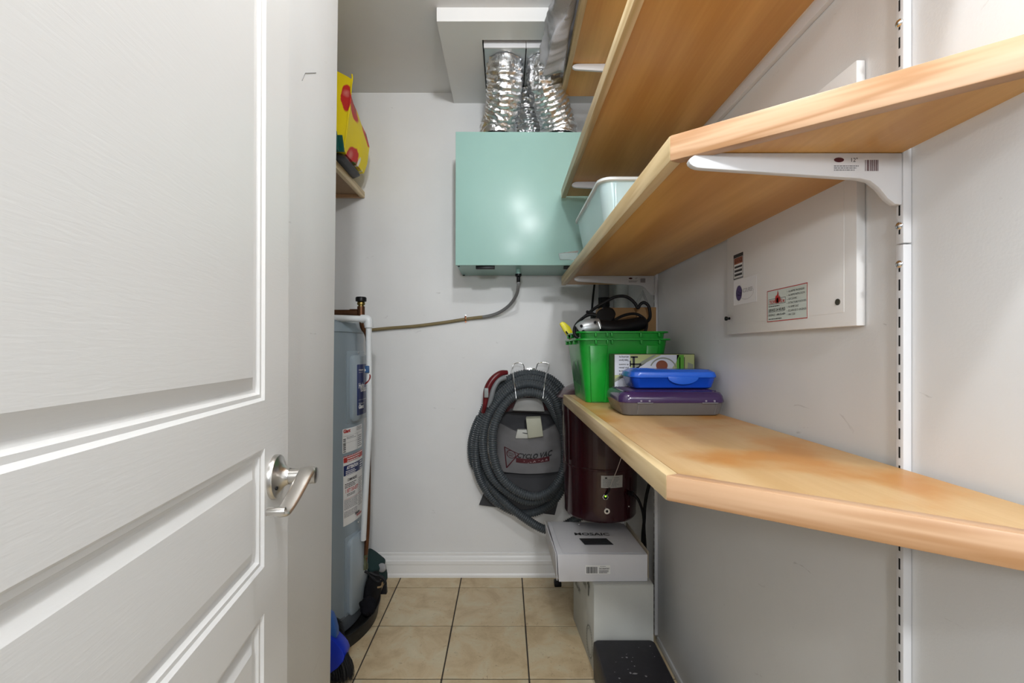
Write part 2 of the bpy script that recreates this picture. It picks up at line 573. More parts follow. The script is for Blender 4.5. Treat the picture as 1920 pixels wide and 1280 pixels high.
def wlp(x, y):
    X = xt + (xb - xt) * .3
    for _ in range(4):
        Y = X * FPX / (x - CX); z = PZz(y, Y); X = xb + (xt - xb) * z / ZC
    return Vector((X + .0006, Y, z))


obj('paint_crack', MB().tube([wlp(566, 151), wlp(572, 137), wlp(592, 136.5)], .0006, 5), flat('crack_grey', (.2, .2, .2), .8), bpy.data.objects['wall_left'])

# ---------------------------------------------------------------- door with moulded panels
E = Vector((-.348, .73, 0)); DH = Vector((.131, -.991, 0)).normalized(); DN = Vector((.991, .131, 0)).normalized()


def dpt(s, n, z, lean=.0):                      # s from the free edge towards the hinge, n out of the face
    p = E + DH * s + DN * n; p.z = z
    p.x += (z - CH) * .0035                     # hangs a little out of plumb
    return p


def door_mat():
    m, nt, b = nodes_of('door_paint')
    N, L = nt.nodes, nt.links
    b.inputs['Base Color'].default_value = (.735, .735, .725, 1)
    b.inputs['Roughness'].default_value = .36
    g = N.new('ShaderNodeNewGeometry')
    mp = N.new('ShaderNodeMapping'); mp.inputs['Scale'].default_value = (30, 30, 260)
    L.new(g.outputs['Position'], mp.inputs['Vector'])
    n = N.new('ShaderNodeTexNoise'); n.inputs['Scale'].default_value = 1; n.inputs['Detail'].default_value = 4; n.inputs['Distortion'].default_value = .6
    L.new(mp.outputs[0], n.inputs['Vector'])
    bp = N.new('ShaderNodeBump'); bp.inputs['Strength'].default_value = .14; bp.inputs['Distance'].default_value = .0010
    L.new(n.outputs['Fac'], bp.inputs['Height']); L.new(bp.outputs[0], b.inputs['Normal'])
    return m


DW, DZ0, DZ1 = .735, .012, 2.035
st = .0947
panels = [(R(-.0707), 1.95), (R(-.303), R(-.1376)), (R(-.534), R(-.368)), (R(-.765), R(-.60)), (R(-1.0), R(-.83))]
steps = [(0, 0), (.004, -.0035), (.009, -.0035), (.012, -.008), (.016, -.0095), (.018, -.0095), (.034, -.0025)]
db = MB()


def dquad(s0, s1, z0, z1, n=0): db.add([dpt(s0, n, z0), dpt(s1, n, z0), dpt(s1, n, z1), dpt(s0, n, z1)], [(0, 1, 2, 3)])


dquad(0, st, DZ0, DZ1); dquad(DW - st, DW, DZ0, DZ1)
zs = sorted(panels)
edges = [DZ0] + [v for p in zs for v in p] + [DZ1]
for a, b_ in zip(edges[0::2], edges[1::2]): dquad(st, DW - st, a, b_)
for z0, z1 in zs:
    rs = []
    for off, d in steps:
        s0, s1 = st + off, DW - st - off
        rs.append([dpt(s0, d, z0 + off), dpt(s1, d, z0 + off), dpt(s1, d, z1 - off), dpt(s0, d, z1 - off)])
    db.rings(rs, True, False, True)
th = -.035
db.add([dpt(0, 0, DZ0), dpt(DW, 0, DZ0), dpt(DW, 0, DZ1), dpt(0, 0, DZ1), dpt(0, th, DZ0), dpt(DW, th, DZ0), dpt(DW, th, DZ1), dpt(0, th, DZ1)],
       [(4, 5, 6, 7), (0, 1, 5, 4), (1, 2, 6, 5), (2, 3, 7, 6), (3, 0, 4, 7)])
door = obj('door_1', db, door_mat(), kind='structure')
door['label'] = 'white moulded panel door standing open with a lever handle'
# lever handle
hs, hz = .057, R(-.1875)
hc = dpt(hs, 0, hz)
rose = MB().lathe([(.0325, 0), (.0325, .004), (.031, .0065), (.024, .0085), (.016, .013), (.0125, .019), (.012, .0215)], hc, DN, 40)
ros = obj('door_handle', rose, M['steel'], door, smooth=35)
nk = MB().lathe([(.0105, .0215), (.0105, .036), (.0115, .0365), (.0125, .050), (.0120, .0585), (.0105, .0595)], hc, DN, 28)
obj('neck', nk, M['steel'], ros, smooth=35)
lp = catmull([dpt(hs - .008, .047, hz + .0075), dpt(hs + .004, .0475, hz + .0085), dpt(hs + .018, .047, hz + .004), dpt(hs + .040, .0445, hz - .008), dpt(hs + .064, .0415, hz - .020), dpt(hs + .080, .039, hz - .0265), dpt(hs + .088, .038, hz - .0265), dpt(hs + .090, .037, hz - .0215)], 6)
lv = MB().tube(lp, lambda t: .0125 - .0030 * t, 16, prof=(1.0, .34), up=DN)
obj('lever', lv, M['steel'], ros, smooth=50)
le = dpt(hs + .0875, .045, hz - .0225)
obj('lever_end', MB().lathe([(.003, 0), (.0052, .001), (.0058, .006), (.0058, .020), (.005, .024), (.002, .025)], le, -DN, 16), M['steel'], ros, smooth=40)
obj('screw', MB().cyl(hc + DN * .007 + DH * .019 + Vector((0, 0, -.012)), hc + DN * .0105 + DH * .019 + Vector((0, 0, -.012)), .0028, 10), M['dark'], ros)

# ---------------------------------------------------------------- slotted standards on the right wall
XR = .587                                     # face of the standards


def standard(y0, y1, z0, z1, label, screws, slot0=0.0):
    t = thing('shelf_standard', (XW, (y0 + y1) / 2, z0), label, 'shelf standard', 'slotted shelf standards on the right wall')
    b = MB().box(XR, XW - .0005, y0, y1, z0, z1)
    body = obj('channel', b, M['white_metal'], t, bevel=.0012, bseg=2)
    sl = MB(); ym = (y0 + y1) / 2
    z = z0 + .014 + slot0
    while z < z1 - .02:
        sl.box(XR - .0003, XR + .001, ym - .0013, ym + .0013, z, z + .0165); z += .0277
    obj('slots', sl, M['dark'], t)
    for zz in screws:
        obj('screw', MB().lathe([(.0062, 0), (.006, .0015), (.004, .0035), (.0015, .0042)], (XR, ym, zz), (-1, 0, 0), 16), M['chrome'], t, smooth=50)
    return t


standard(.673, .686, R(.1575), 2.43, 'upper length of near white slotted shelf standard beside the electrical panel', (R(.184), R(.486), R(.49 + .3)))
standard(.673, .686, .002, R(.1555), 'lower length of near white slotted shelf standard below the electrical panel', (R(.127), R(-.6)))
standard(1.796, 1.809, .022, 2.38, 'far white slotted shelf standard beside the stacked white boxes', (R(-.15), R(-.55), R(.22)), .006)

# ---------------------------------------------------------------- wooden shelves on the right wall
XS = XR - .001


def shelf(name, label, x0, yc, yw, yfar, zb, zt_, drop, mboard, chamfer=True, w=.02, xs=XS):
    """x0 front edge, yc corner, yw where the clipped corner meets the wall, far end yfar; the edge strip hangs `drop` below the board"""
    t = thing(name, ((x0 + xs) / 2, (yc + yfar) / 2, zb), label, 'shelf', 'pine edged shelves on the right wall')
    up = lambda u, v, a: (u, v, a)
    if chamfer:
        c = Vector((xs - x0, yw - yc)).normalized(); n = Vector((-c.y, c.x))
        tt = (w - n.x * w) / c.x
        ic = (x0 + w, yc + c.y * tt + n.y * w)
        iw = (xs, yw + w / c.x)
        board = [ic, iw, (xs, yfar), (x0 + w, yfar)]
        s1 = [(x0, yc), ic, (x0 + w, yfar), (x0, yfar)]
        s2 = [(x0, yc), (xs, yw), iw, ic]
    else:
        board = [(x0 + w, yc), (xs, yc), (xs, yfar), (x0 + w, yfar)]
        s1 = [(x0, yc), (x0 + w, yc), (x0 + w, yfar + .006), (x0, yfar + .006)]
        s2 = None
    obj('board', MB().prism(board, up, zb + drop, zt_ - .0004), mboard, t)
    obj('edge_strip', MB().prism(s1, up, zb, zt_), M['edge'], t, bevel=.002)
    if s2: obj('edge_strip', MB().prism(s2, up, zb, zt_), M['edge_end'], t, bevel=.002)
    return t


shelf('counter_shelf', 'lowest wooden counter shelf with clipped corner holding the green bins', .225, .64, .365, 1.78, R(-.212), R(-.176), 0.002, M['ply_top'])
shelf('wall_shelf', 'middle wooden shelf with clipped corner above the electrical panel stickers', .25, .695, .43, 2.045, R(.287), R(.326), .004, M['ply'])
shelf('wall_shelf', 'long upper wooden shelf seen from below above the pale storage box', .241, .55, 0, 1.97, R(.655), R(.692), .007, M['ply'], False, xs=.5855)
shelf('wall_shelf', 'topmost wooden shelf under the ceiling holding the grey cloth', .243, .60, 0, 2.03, R(1.12), R(1.156), .007, M['ply'], False)
# white cleat under the upper shelf, along the wall
obj('shelf_cleat', MB().box(.588, XW - .0004, .72, 1.79, R(.636), R(.66)), M['white_metal'], label='white cleat strip on the wall under the upper shelf', cat='cleat', bevel=.001)


def bracket(yc, ztop, length, label, sticker):
    k = length / .315
    out = [(0, 0), (-.29, 0), (-.300, -.0008), (-.307, -.0034), (-.3125, -.0072), (-.315, -.0115), (-.3135, -.0158), (-.309, -.0193), (-.303, -.0215), (-.295, -.0225), (-.062, -.0375), (-.047, -.041), (-.034, -.051), (-.021, -.067), (-.010, -.0755), (0, -.0765)]
    out = [(u * k if u < -.1 else u, v) for u, v in out]
    t = thing('shelf_bracket', (XR, yc, ztop - .0765), label, 'bracket', 'white metal shelf brackets')
    obj('arm', MB().prism(out, lambda u, v, a: (XR - .0008 + u, a, ztop + v), yc - .0055, yc + .0055), M['white_metal'], t, bevel=.0012, bseg=2)
    if sticker:
        f = lambda u, v: (XR + u, yc - .0059, ztop + v)
        p = Print(f)
        p.disc(-.0945, -.0105, .0075, .0035, INKM)
        p.text('12"', -.078, -.0135, .0085, INK)
        p.lines(-.102, -.027, -.062, -.018, 3, INKG, 3)
        p.bars(-.056, -.027, -.036, -.0105, INKM, 14, 4)
        p.build('price_sticker', t, label='small printed sticker with barcode and 12 inch mark')
    return t


bracket(.6795, R(.2905), .315, 'white bracket with 12 inch sticker under the near end of the middle shelf', True)
bracket(1.8025, R(.2905), .315, 'white bracket with barcode sticker under the far end of the middle shelf', True)
bracket(1.8025, R(.6615), .325, 'white bracket under the far end of the long upper shelf', False)
bracket(1.8025, R(1.1265), .323, 'white bracket under the far end of the topmost shelf', False)
bracket(.6795, R(1.1265), .323, 'white bracket under the near end of the topmost shelf', False)

# ---------------------------------------------------------------- electrical panel with stickers
XP = .584
yl, yr, pz0, pz1 = .584 * 855 / 415, .584 * 855 / 658, R(.0395), R(.482)
ep = thing('electrical_panel', (XW, (yl + yr) / 2, pz0), 'flat white electrical panel cover with three stickers on the right wall', 'electrical panel')
cover = obj('cover', MB().box(XP, XW - .0005, yr, yl, pz0, pz1), M['panel_white'], ep, bevel=.002)
obj('door_outline', MB().box(XP - .0005, XP + .001, yr + .028, yl - .03, pz0 + .025, pz1 - .03), M['panel_white'], cover, bevel=.0004)
XF = XP - .0007


def pY(x): return XF * FPX / (x - CX)


def sticker(name, x0, y0, x1, y1, label, base):
    """corner pixel top-left (x0,y0), and right x1, bottom-left y1"""
    ya, yb2 = pY(x0), pY(x1)
    zt2, zb2 = PZz(y0, ya), PZz(y1, ya)
    pl = obj(name, MB().box(XF - .0005, XF, yb2, ya, zb2, zt2), base, ep, label=label)
    pr = Print(lambda u, v: (XF - .0008, ya - u, zb2 + v))
    return pl, pr, ya - yb2, zt2 - zb2


pl, p, w, h = sticker('sticker', 1376, 479, 1394, 525, 'narrow black and red sticker with emergency numbers', PAPER)
p.frame(0, 0, w, h, .0022, INK)
p.rect(.0022, h * .86, w - .0022, h - .0022, INK); p.rect(.0035, h * .60, w - .0035, h * .85, flat('ink_rust', (.35, .12, .07)))
p.text('S.O.S', w / 2, h * .66, .0165, INK, .02, 'CENTER', w * .78)
for i in range(3):
    v = h * (.44 - .16 * i)
    p.rect(.005, v, w - .005, v + h * .085, INK); p.rect(.004, v - .004, w - .004, v - .0033, INK)
p.build('lettering', pl)

pl, p, w, h = sticker('sticker', 1376, 527, 1419, 573, 'pale sticker with purple disc and the word Concourse', flat('pale_sticker', (.76, .76, .765), .3))
p.disc(w * .25, h * .46, .0145, .019, INKP)
p.ring(w * .25, h * .46, .0145, .019, .0012, INKG)
p.text('Co', w * .17, h * .36, .0165, INKW); p.text('NCOURSE', w * .37, h * .44, .0145, INKG, 0, 'LEFT', w * .46)
p.ring(w * .58, h * .42, .032, .016, .0006, INKG, 24, PI * 1.05, PI * 2.2)
p.build('lettering', pl)

pl, p, w, h = sticker('sticker', 1439, 546, 1515, 604, 'mint coloured service sticker with a red border and a flame', flat('mint_sticker', (.62, .70, .66), .35))
p.frame(0, 0, w, h, .0016, INKR)
p.frame(.006, h * .54, w * .49, h * .72, .0008, INK)
p.text('TECHNO', .009, h * .57, .0105, INKR, .03, 'LEFT', w * .20); p.text('FEU inc', w * .345, h * .57, .0105, INKR, .03, 'LEFT', w * .12)
fx, fy = w * .285, h * .56
flame = [(0, 0), (.006, .001), (.010, .007), (.009, .013), (.006, .017), (.0065, .012), (.004, .015), (.003, .022), (0, .028), (-.001, .020), (-.004, .016), (-.006, .018), (-.0085, .011), (-.009, .006), (-.005, .001)]
p.poly([(fx + a, fy + b) for a, b in flame], INKR)
p.disc(fx, fy + .006, .0032, .006, PAPER)
p.lines(.006, h * .46, w * .42, h * .51, 1, INK, 5)
p.text('SERVICE 24 HEURES', .006, h * .32, .0085, INK, .015, 'LEFT', w * .44); p.rect(.006, h * .295, w * .47, h * .302, INK)
p.text('URGENCE : 1-800-576-4874', .006, h * .18, .006, INK, .01, 'LEFT', w * .44)
p.lines(.006, h * .06, w * .42, h * .11, 1, INK, 8)
for i, (tx, ww) in enumerate((('ALARME INCENDIE', .37), ('ALARME INTRUSION', .38), ('GICLEURS', .2), ('EXTINCTEURS PORTATIFS', .41), ('ALARME GAZ', .24), ('ECLAIRAGE D URGENCE', .41), ('AN 220', .16))):
    v = h * (.83 - .115 * i)
    p.rect(w * .525, v + .0012, w * .54, v + .002, INK); p.text(tx, w * .56, v, .0058, INK, 0, 'LEFT', w * ww)
p.build('lettering', pl)
yk = pY(1571)
obj('lock_hole', MB().cyl((XF + .001, yk, PZz(566, yk)), (XF - .0012, yk, PZz(566, yk)), .0056, 20), flat('lock_dark', (.05, .045, .03), .4), ep)
yk = pY(1368); zk = PZz(597, yk)
obj('latch_knob', MB().lathe([(.003, 0), (.003, .006), (.0055, .008), (.0055, .012), (.002, .013)], (XF + .001, yk, zk), (-1, 0, 0), 12).cyl((XF - .009, yk, zk), (XF - .009, yk - .018, zk), .0024, 10), M['black'], ep, smooth=40)

# ---------------------------------------------------------------- heat recovery box, ducts, condensate hose
hx_l, hx_r, hy_f, hz_b, hz_t = -.222, .42, 2.018, R(.373), R(.968)
hv = thing('ventilation_unit', ((hx_l + hx_r) / 2, YB, hz_b), 'pale green metal heat recovery unit mounted high on the back wall', 'ventilation unit')
obj('housing', MB().box(hx_l + .003, hx_r - .003, hy_f + .016, YB - .001, hz_b + .001, hz_t - .001), M['green_metal'], hv, bevel=.002)
lean = .009                                        # the hinged front leans back a touch
obj('front_cover', MB().hexa([(hx_l, hy_f, hz_b), (hx_r, hy_f + .004, hz_b), (hx_r, hy_f + .0165, hz_b), (hx_l, hy_f + .0165, hz_b)],
                             [(hx_l, hy_f + lean, hz_t), (hx_r, hy_f + .004 + lean, hz_t), (hx_r, hy_f + .0165, hz_t), (hx_l, hy_f + .0165, hz_t)]), M['green_metal'], hv, bevel=.003)
for xa in (PXx(892, hy_f + .02), .26):
    obj('latch', MB().box(xa, xa + .085, hy_f + .017, hy_f + .036, hz_b - .013, hz_b + .002), M['black'], hv, bevel=.002)
obj('screw', MB().cyl((hx_l + .012, hy_f + .03, hz_b - .002), (hx_l + .012, hy_f + .03, hz_b + .003), .004, 10), M['dark'], hv)
obj('screw', MB().cyl((hx_l + .012, YB - .015, hz_b - .002), (hx_l + .012, YB - .015, hz_b + .003), .005, 10), M['dark'], hv)
dx = PXx(972, 2.12)
obj('drain_nozzle', MB().cyl((dx, 2.12, hz_b - .022), (dx, 2.12, hz_b + .003), .011, 16), M['green_metal'], hv, smooth=40)
obj('drain_fitting', MB().lathe([(.007, -.062), (.0085, -.060), (.0085, -.038), (.012, -.034), (.0155, -.031), (.0155, -.022)], (dx, 2.12, hz_b), (0, 0, 1), 16), M['black'], hv, smooth=40)

hose_m = flat('grey_hose', (.20, .20, .20), .3)
cop_m = flat('stained_hose', (.22, .17, .08), .35, var=.3, vscale=14)
hp = catmull([(dx, 2.12, hz_b - .050), (dx, 2.125, hz_b - .075)] + [P(x, y, Y) for x, y, Y in
     ((968, 553, 2.17), (955, 572, 2.23), (935, 586, 2.27), (912, 593, 2.288), (880, 597, 2.295), (835, 604, 2.297), (780, 611, 2.297), (730, 615, 2.297), (690, 619, 2.297), (668, 622, 2.297))], 8)
cut = int(len(hp) * .48)
ht = thing('condensate_hose', (hp[-1].x, 2.297, hp[-1].z), 'thin hose running from the green unit along the back wall to the heater', 'hose')
obj('clear_length', MB().tube(hp[:cut + 1], .0082, 12), hose_m, ht, smooth=60)
obj('stained_length', MB().tube(hp[cut:], .0080, 12), cop_m, ht, smooth=60)
cp = P(873, 597, 2.296)
clamp = thing('pipe_clamp', cp, 'small copper clamp holding the thin hose to the back wall', 'clamp')
obj('strap', MB().tube([cp + Vector((0, -.0095 * math.cos(a) + .001, .0125 * math.sin(a))) for a in [i * PI / 8 - PI / 2 for i in range(9)]], .0022, 6, prof=(1, 2.2)), flat('copper', (.45, .20, .11), .35, metal=1), clamp)
obj('nail', MB().cyl(cp + Vector((0, .013, .016)), cp + Vector((0, .004, .016)), .004, 10), M['chrome'], clamp)
obj('nail', MB().cyl(cp + Vector((0, .013, -.016)), cp + Vector((0, .004, -.016)), .004, 10), flat('copper', (.45, .20, .11)), clamp)

# metal boots in the soffit opening and foil ducts
for a, b2, lab in ((hx0 + .008, .082, 'left galvanised duct boot set in the soffit opening'), (.0865, hx1 - .006, 'right galvanised duct boot set in the soffit opening')):
    t = thing('duct_boot', ((a + b2) / 2, 2.05, R(1.231)), lab, 'duct boot', 'duct boots in the soffit')
    obj('box', MB().box(a, b2, 1.868, 2.27, R(1.231), ZC - .001), M['galv'], t, bevel=.001)
    obj('lip', MB().box(a - .002, b2 + .001, 1.860, 1.8675, R(1.2305), R(1.275)), M['white_metal'], t, bevel=.001)


def duct(pts, r, label, seed, wrap=True):
    path = resample(catmull(pts, 14), .0032)
    t = thing('flexible_duct', pts[-1], label, 'duct', 'foil ducts above the green unit')
    n = len(path); seg = 56
    up = Vector((1, 0, 0))
    rs = []
    for i, p0 in enumerate(path):
        tg = (path[min(i + 1, n - 1)] - path[max(i - 1, 0)]).normalized()
        u = (up - tg * up.dot(tg)).normalized(); w2 = tg.cross(u)
        ring = []
        for j in range(seg):
            a = 2 * PI * j / seg
            s_ = i * .0032
            rr = r + .0026 * math.sin(2 * PI * (s_ / .021) + a) + .0075 * fbm((math.cos(a) * 7 + seed, math.sin(a) * 7, s_ * 75), 1.0, 3) + .004 * fbm((math.cos(a) * 1.5, math.sin(a) * 1.5 + seed, s_ * 9), 1, 2)
            ring.append(p0 + (u * math.cos(a) + w2 * math.sin(a)) * rr)
        rs.append(ring)
    obj('foil_sleeve', MB().rings(rs), M['foil'], t, smooth=50)
    b0 = Vector(pts[-1])
    if wrap:
        rs = []
        for i in range(14):
            z = .005 + .052 * i / 13
            ring = []
            q = Vector(pts[-1]).lerp(Vector(pts[-2]), z / max(.001, (Vector(pts[-2]) - Vector(pts[-1])).z))
            for j in range(seg):
                a = 2 * PI * j / seg
                rr = r + .0075 + .006 * fbm((math.cos(a) * 3, math.sin(a) * 3 + seed, i * .35), 1.3, 3)
                ring.append(Vector((q.x + math.cos(a) * rr, q.y + math.sin(a) * rr, b0.z + z)))
            rs.append(ring)
        obj('foil_tape', MB().rings(rs, True, False, False), M['foil'], t, smooth=60)
    obj('collar', MB().lathe([(r + .009, .0005), (r + .009, .007)], b0, (0, 0, 1), 40), M['black'], t, smooth=40)
    return t


zb_ = R(1.2265)
duct([(-.003, 1.966, zb_), (-.003, 1.967, R(1.20)), (-.004, 1.988, R(1.15)), (-.012, 2.04, R(1.08)), (-.034, 2.11, R(1.02)), (-.036, 2.118, hz_t + .003)], .077, 'left silver foil duct rising from green unit into the soffit', 1)
duct([(.169, 1.966, zb_), (.169, 1.967, R(1.20)), (.175, 1.988, R(1.15)), (.205, 2.04, R(1.09)), (.243, 2.105, R(1.02)), (.248, 2.115, hz_t + .003)], .076, 'right silver foil duct rising from green unit behind the topmost shelf', 5)
duct([(.105, 2.19, zb_), (.105, 2.19, R(1.20)), (.106, 2.195, R(1.16)), (.115, 2.21, R(1.09)), (.118, 2.222, R(1.02)), (.118, 2.224, hz_t + .003)], .058, 'dim narrow foil duct standing behind the two front ducts', 9, False)

# ---------------------------------------------------------------- water heater in its drain pan
HC, HR = Vector((-.90, 1.93, 0)), .286
HZ0, HZ1 = .028, R(.118)
h_grey = flat('heater_grey', (.27, .33, .375), .32, bump=.02, bscale=60)
wh = thing('water_heater', (HC.x, HC.y, HZ0), 'grey cylindrical electric water heater with labels in the alcove', 'water heater')


def cyl_hit(x):
    """azimuth and depth where the pixel column x meets the heater shell"""
    t = (x - CX) / FPX
    a = t * t + 1; b = -2 * (t * HC.x + HC.y); c = HC.x ** 2 + HC.y ** 2 - HR ** 2
    d = b * b - 4 * a * c
    Y = (-b - math.sqrt(max(d, 0))) / (2 * a)
    return math.atan2(Y - HC.y, t * Y - HC.x), Y


def hpt(az, z, dr=0.0): return Vector((HC.x + (HR + dr) * math.cos(az), HC.y + (HR + dr) * math.sin(az), z))


def shell(az0, az1, z0, z1, d0, d1, r=.012, n=12):
    """curved raised plate with rounded corners"""
    w_, h_ = (az1 - az0) * HR, z1 - z0
    poly = []
    for cx, cz, a0 in ((w_ - r, h_ - r, 0), (r, h_ - r, PI / 2), (r, r, PI), (w_ - r, r, 1.5 * PI)):
        for q in range(5):
            a = a0 + PI / 2 * q / 4
            poly.append((cx + r * math.cos(a), cz + r * math.sin(a)))
    # strips so that the plate follows the shell
    mb = MB()
    us = [w_ * i / n for i in range(n + 1)]

    def zr(u):
        if u < r: k = r - math.sqrt(max(0, r * r - (r - u) ** 2))
        elif u > w_ - r: k = r - math.sqrt(max(0, r * r - (u - w_ + r) ** 2))
        else: k = 0
        return z0 + k, z1 - k
    us = sorted(set([round(u, 5) for u in us] + [r * .06, r * .25, r * .55, w_ - r * .06, w_ - r * .25, w_ - r * .55]))
    rows = []
    for u in us:
        a, b = zr(u); az = az0 + u / HR
        e = min((b - a) * .3, .006)
        rows.append([hpt(az, a, d0), hpt(az, a, d1 - .004), hpt(az, a + e, d1), hpt(az, b - e, d1), hpt(az, b, d1 - .004), hpt(az, b, d0)])
    mb.rings(rows, True, True, True)
    return mb


tank = MB().lathe([(HR, HZ0), (HR, HZ1 - .05), (HR + .005, HZ1 - .047), (HR + .005, HZ1 - .036), (HR + .002, HZ1 - .03), (HR - .004, HZ1 - .010), (HR - .02, HZ1), (.05, HZ1 + .012)], HC, (0, 0, 1), 96)
obj('tank', tank, h_grey, wh, smooth=30)
obj('base_ring', MB().lathe([(HR + .002, HZ0), (HR + .004, HZ0 + .01), (HR + .004, HZ0 + .055), (HR + .001, HZ0 + .06)], HC, (0, 0, 1), 96), flat('heater_base', (.12, .135, .15), .4), wh, smooth=30)
a0, Y0 = cyl_hit(649); a1 = a0 + .24 / HR
za, zb = PZz(797, Y0), PZz(657, Y0)
obj('cover_plate', shell(a0, a1, za, zb, -.002, .003), h_grey, wh, smooth=50)
a0, Y0 = cyl_hit(654.5); a1 = a0 + .20 / HR
zc0, zc1 = PZz(791, Y0), PZz(666, Y0)
cvr = obj('element_cover', shell(a0, a1, zc0, zc1, 0, .016, .02), flat('heater_light', (.31, .37, .415), .3), wh, smooth=50)
a2, Y2 = cyl_hit(663)
W = a1 - .03 - a2
zl0, zl1 = PZz(781, Y2), PZz(681, Y2)
obj('label', shell(a2, a2 + W, zl0, zl1, .0155, .0168, .003), INKB, wh, smooth=50, label='navy label with white lettering')
p = Print(lambda u, v: hpt(a2 + u / HR, zl0 + v, .0174))
H = zl1 - zl0
p.text('PROBLEME? / SERVICE?', .010, H * .86, .008, INKW, .02, 'LEFT', .075); p.text('www.service', .010, H * .82, .006, INKW)
p.build('lettering', cvr); p = Print(p.fn)
p.text('Hydro', .009, H * .53, .030, INKW, .03, 'LEFT', .052); p.text('Solution', .026, H * .46, .030, INKW, .03, 'LEFT', .078)
p.build('lettering', cvr); p = Print(p.fn)
p.rect(.008, H * .305, .10, H * .309, INKW, 4); p.text('Fabrique par', .010, H * .225, .010, INKW, .0, 'LEFT', .05)
p.text('Giant', .009, H * .145, .022, INKW, .05, 'LEFT', .045); p.text('T 1 800', .035, H * .07, .008, INKG)
p.build('lettering', cvr)
# spec plate
a3, Y3 = cyl_hit(642); z30, z31 = PZz(853, Y3), PZz(803, Y3); w3 = .150
obj('label', shell(a3, a3 + w3 / HR, z30, z31, -.001, .0010, .003), PAPER, wh, label='white rating label')
p = Print(lambda u, v: hpt(a3 + u / HR, z30 + v, .0014)); H = z31 - z30
p.text('Giant', .004, H * .81, .019, INKR, .05, 'LEFT', .040)
p.bars(.003, H * .08, .017, H * .62, INK, 14, 3, False)
p.rect(.003, H * .68, .145, H * .685, INK, 5); p.rect(.02, H * .42, .125, H * .425, INK, 5); p.rect(.098, H * .06, .099, H * .68, INK)
p.lines(.022, H * .55, .09, H * .65, 2, INKG, 2); p.lines(.102, H * .12, .145, H * .6, 6, INKG, 4); p.lines(.09, H * .78, .145, H * .95, 3, INKG, 7)
p.build('lettering', wh)
# long warning label
a4, Y4 = cyl_hit(643.5); z40, z41 = PZz(990, Y4), PZz(856, Y4); w4 = .150
obj('label', shell(a4, a4 + w4 / HR, z40, z41, -.001, .0010, .003), PAPER, wh, label='long warning label with red and navy bands')
p = Print(lambda u, v: hpt(a4 + u / HR, z40 + v, .0014)); H = z41 - z40
obj('label_band', shell(a4 + .001 / HR, a4 + (w4 - .001) / HR, z40 + H * .885, z41 - .001, 0, .0014, .002), flat('label_red', (.50, .04, .03), .4), wh)
obj('label_band', shell(a4 + .001 / HR, a4 + (w4 - .001) / HR, z40 + H * .70, z40 + H * .884, 0, .0014, .002), INKB, wh)
p2 = Print(lambda u, v: hpt(a4 + u / HR, z40 + v, .0018))
p2.lines(.02, H * .905, .12, H * .97, 2, PAPER, 3)
p2.text('ATTENTION', .018, H * .805, .018, INKW, .05, 'LEFT', .08); p2.lines(.012, H * .72, .09, H * .79, 3, INKW, 6); p2.lines(.115, H * .72, .145, H * .86, 4, INKW, 9)
p.text('COMMUNIQUEZ', .022, H * .635, .014, INK, .04, 'LEFT', .065); p.lines(.008, H * .54, .095, H * .61, 3, INK, 11)
p.text('1 877 350-0577', .010, H * .475, .022, INKR, .02, 'LEFT', .088); p.lines(.02, H * .42, .085, H * .46, 2, INK, 12)
p.rect(.004, H * .385, .145, H * .388, INKR, 5); p.lines(.004, H * .24, .095, H * .38, 9, INKG, 13, .5, .1); p.lines(.102, H * .2, .145, H * .62, 16, INKG, 14, .4)
p.lines(.004, H * .13, .095, H * .22, 6, INKG, 15, .5, .1)
p.text('Hydro', .072, H * .10, .016, INK, .05); p.text('Solution', .086, H * .065, .015, INKR, .04)
p.build('lettering', wh); p2.build('lettering', wh)
# lower element cover
a5, Y5 = cyl_hit(649.5); z50, z51 = PZz(1158, Y5), PZz(1012, Y5)
obj('cover_plate', shell(cyl_hit(646)[0], a5 + .25 / HR, z50 - .012, z51 + .012, -.002, .003), h_grey, wh, smooth=50)
obj('element_cover', shell(a5, a5 + .21 / HR, z50, z51, 0, .016, .03), flat('heater_light', (.30, .35, .39)), wh, smooth=50)
sc = hpt(cyl_hit(671)[0], PZz(996, 1.8), .001)
obj('screw', MB().sphere(sc, .004, 8, 6), M['chrome'], wh)
sc = hpt(cyl_hit(671)[0], PZz(661, 1.8), .001)
obj('screw', MB().sphere(sc, .004, 8, 6), M['chrome'], wh)
sc = hpt(cyl_hit(672)[0], PZz(1156, 1.8), .004)
obj('screw', MB().sphere(sc, .0035, 8, 6), M['chrome'], wh)
# tag and red wire beside the cover
tg = P(687.5, 692, 1.80)
obj('plug', MB().box(tg.x - .004, tg.x + .012, tg.y - .012, tg.y + .012, tg.z - .014, tg.z + .014), flat('plug_blue', (.03, .09, .22), .4), wh, bevel=.002)
obj('tag', MB().lathe([(.010, 0), (.010, .002)], tg + Vector((-.0065, -.004, -.003)), (1, .45, 0), 20), INKW, wh)
obj('wire', MB().tube(catmull([P(689, 696, 1.80), P(693.5, 704, 1.80), P(692, 712, 1.80), P(688, 717, 1.80), P(685, 719, 1.81)], 5), .0035, 8), flat('wire_red', (.22, .02, .02), .4), wh, smooth=60)

# drain pan
PR = .352
obj('drain_pan', MB().lathe([(PR - .012, .004), (PR - .004, .001), (PR, .05), (PR + .007, .056), (PR + .005, .060), (PR - .006, .056), (PR - .014, .010), (.0, .008)], (HC.x, HC.y, 0), (0, 0, 1), 80),
    flat('pan_black', (.016, .016, .016), .4, bump=.06, bscale=40, spec=.3), smooth=35, label='round black plastic drain pan under the water heater', cat='drain pan')

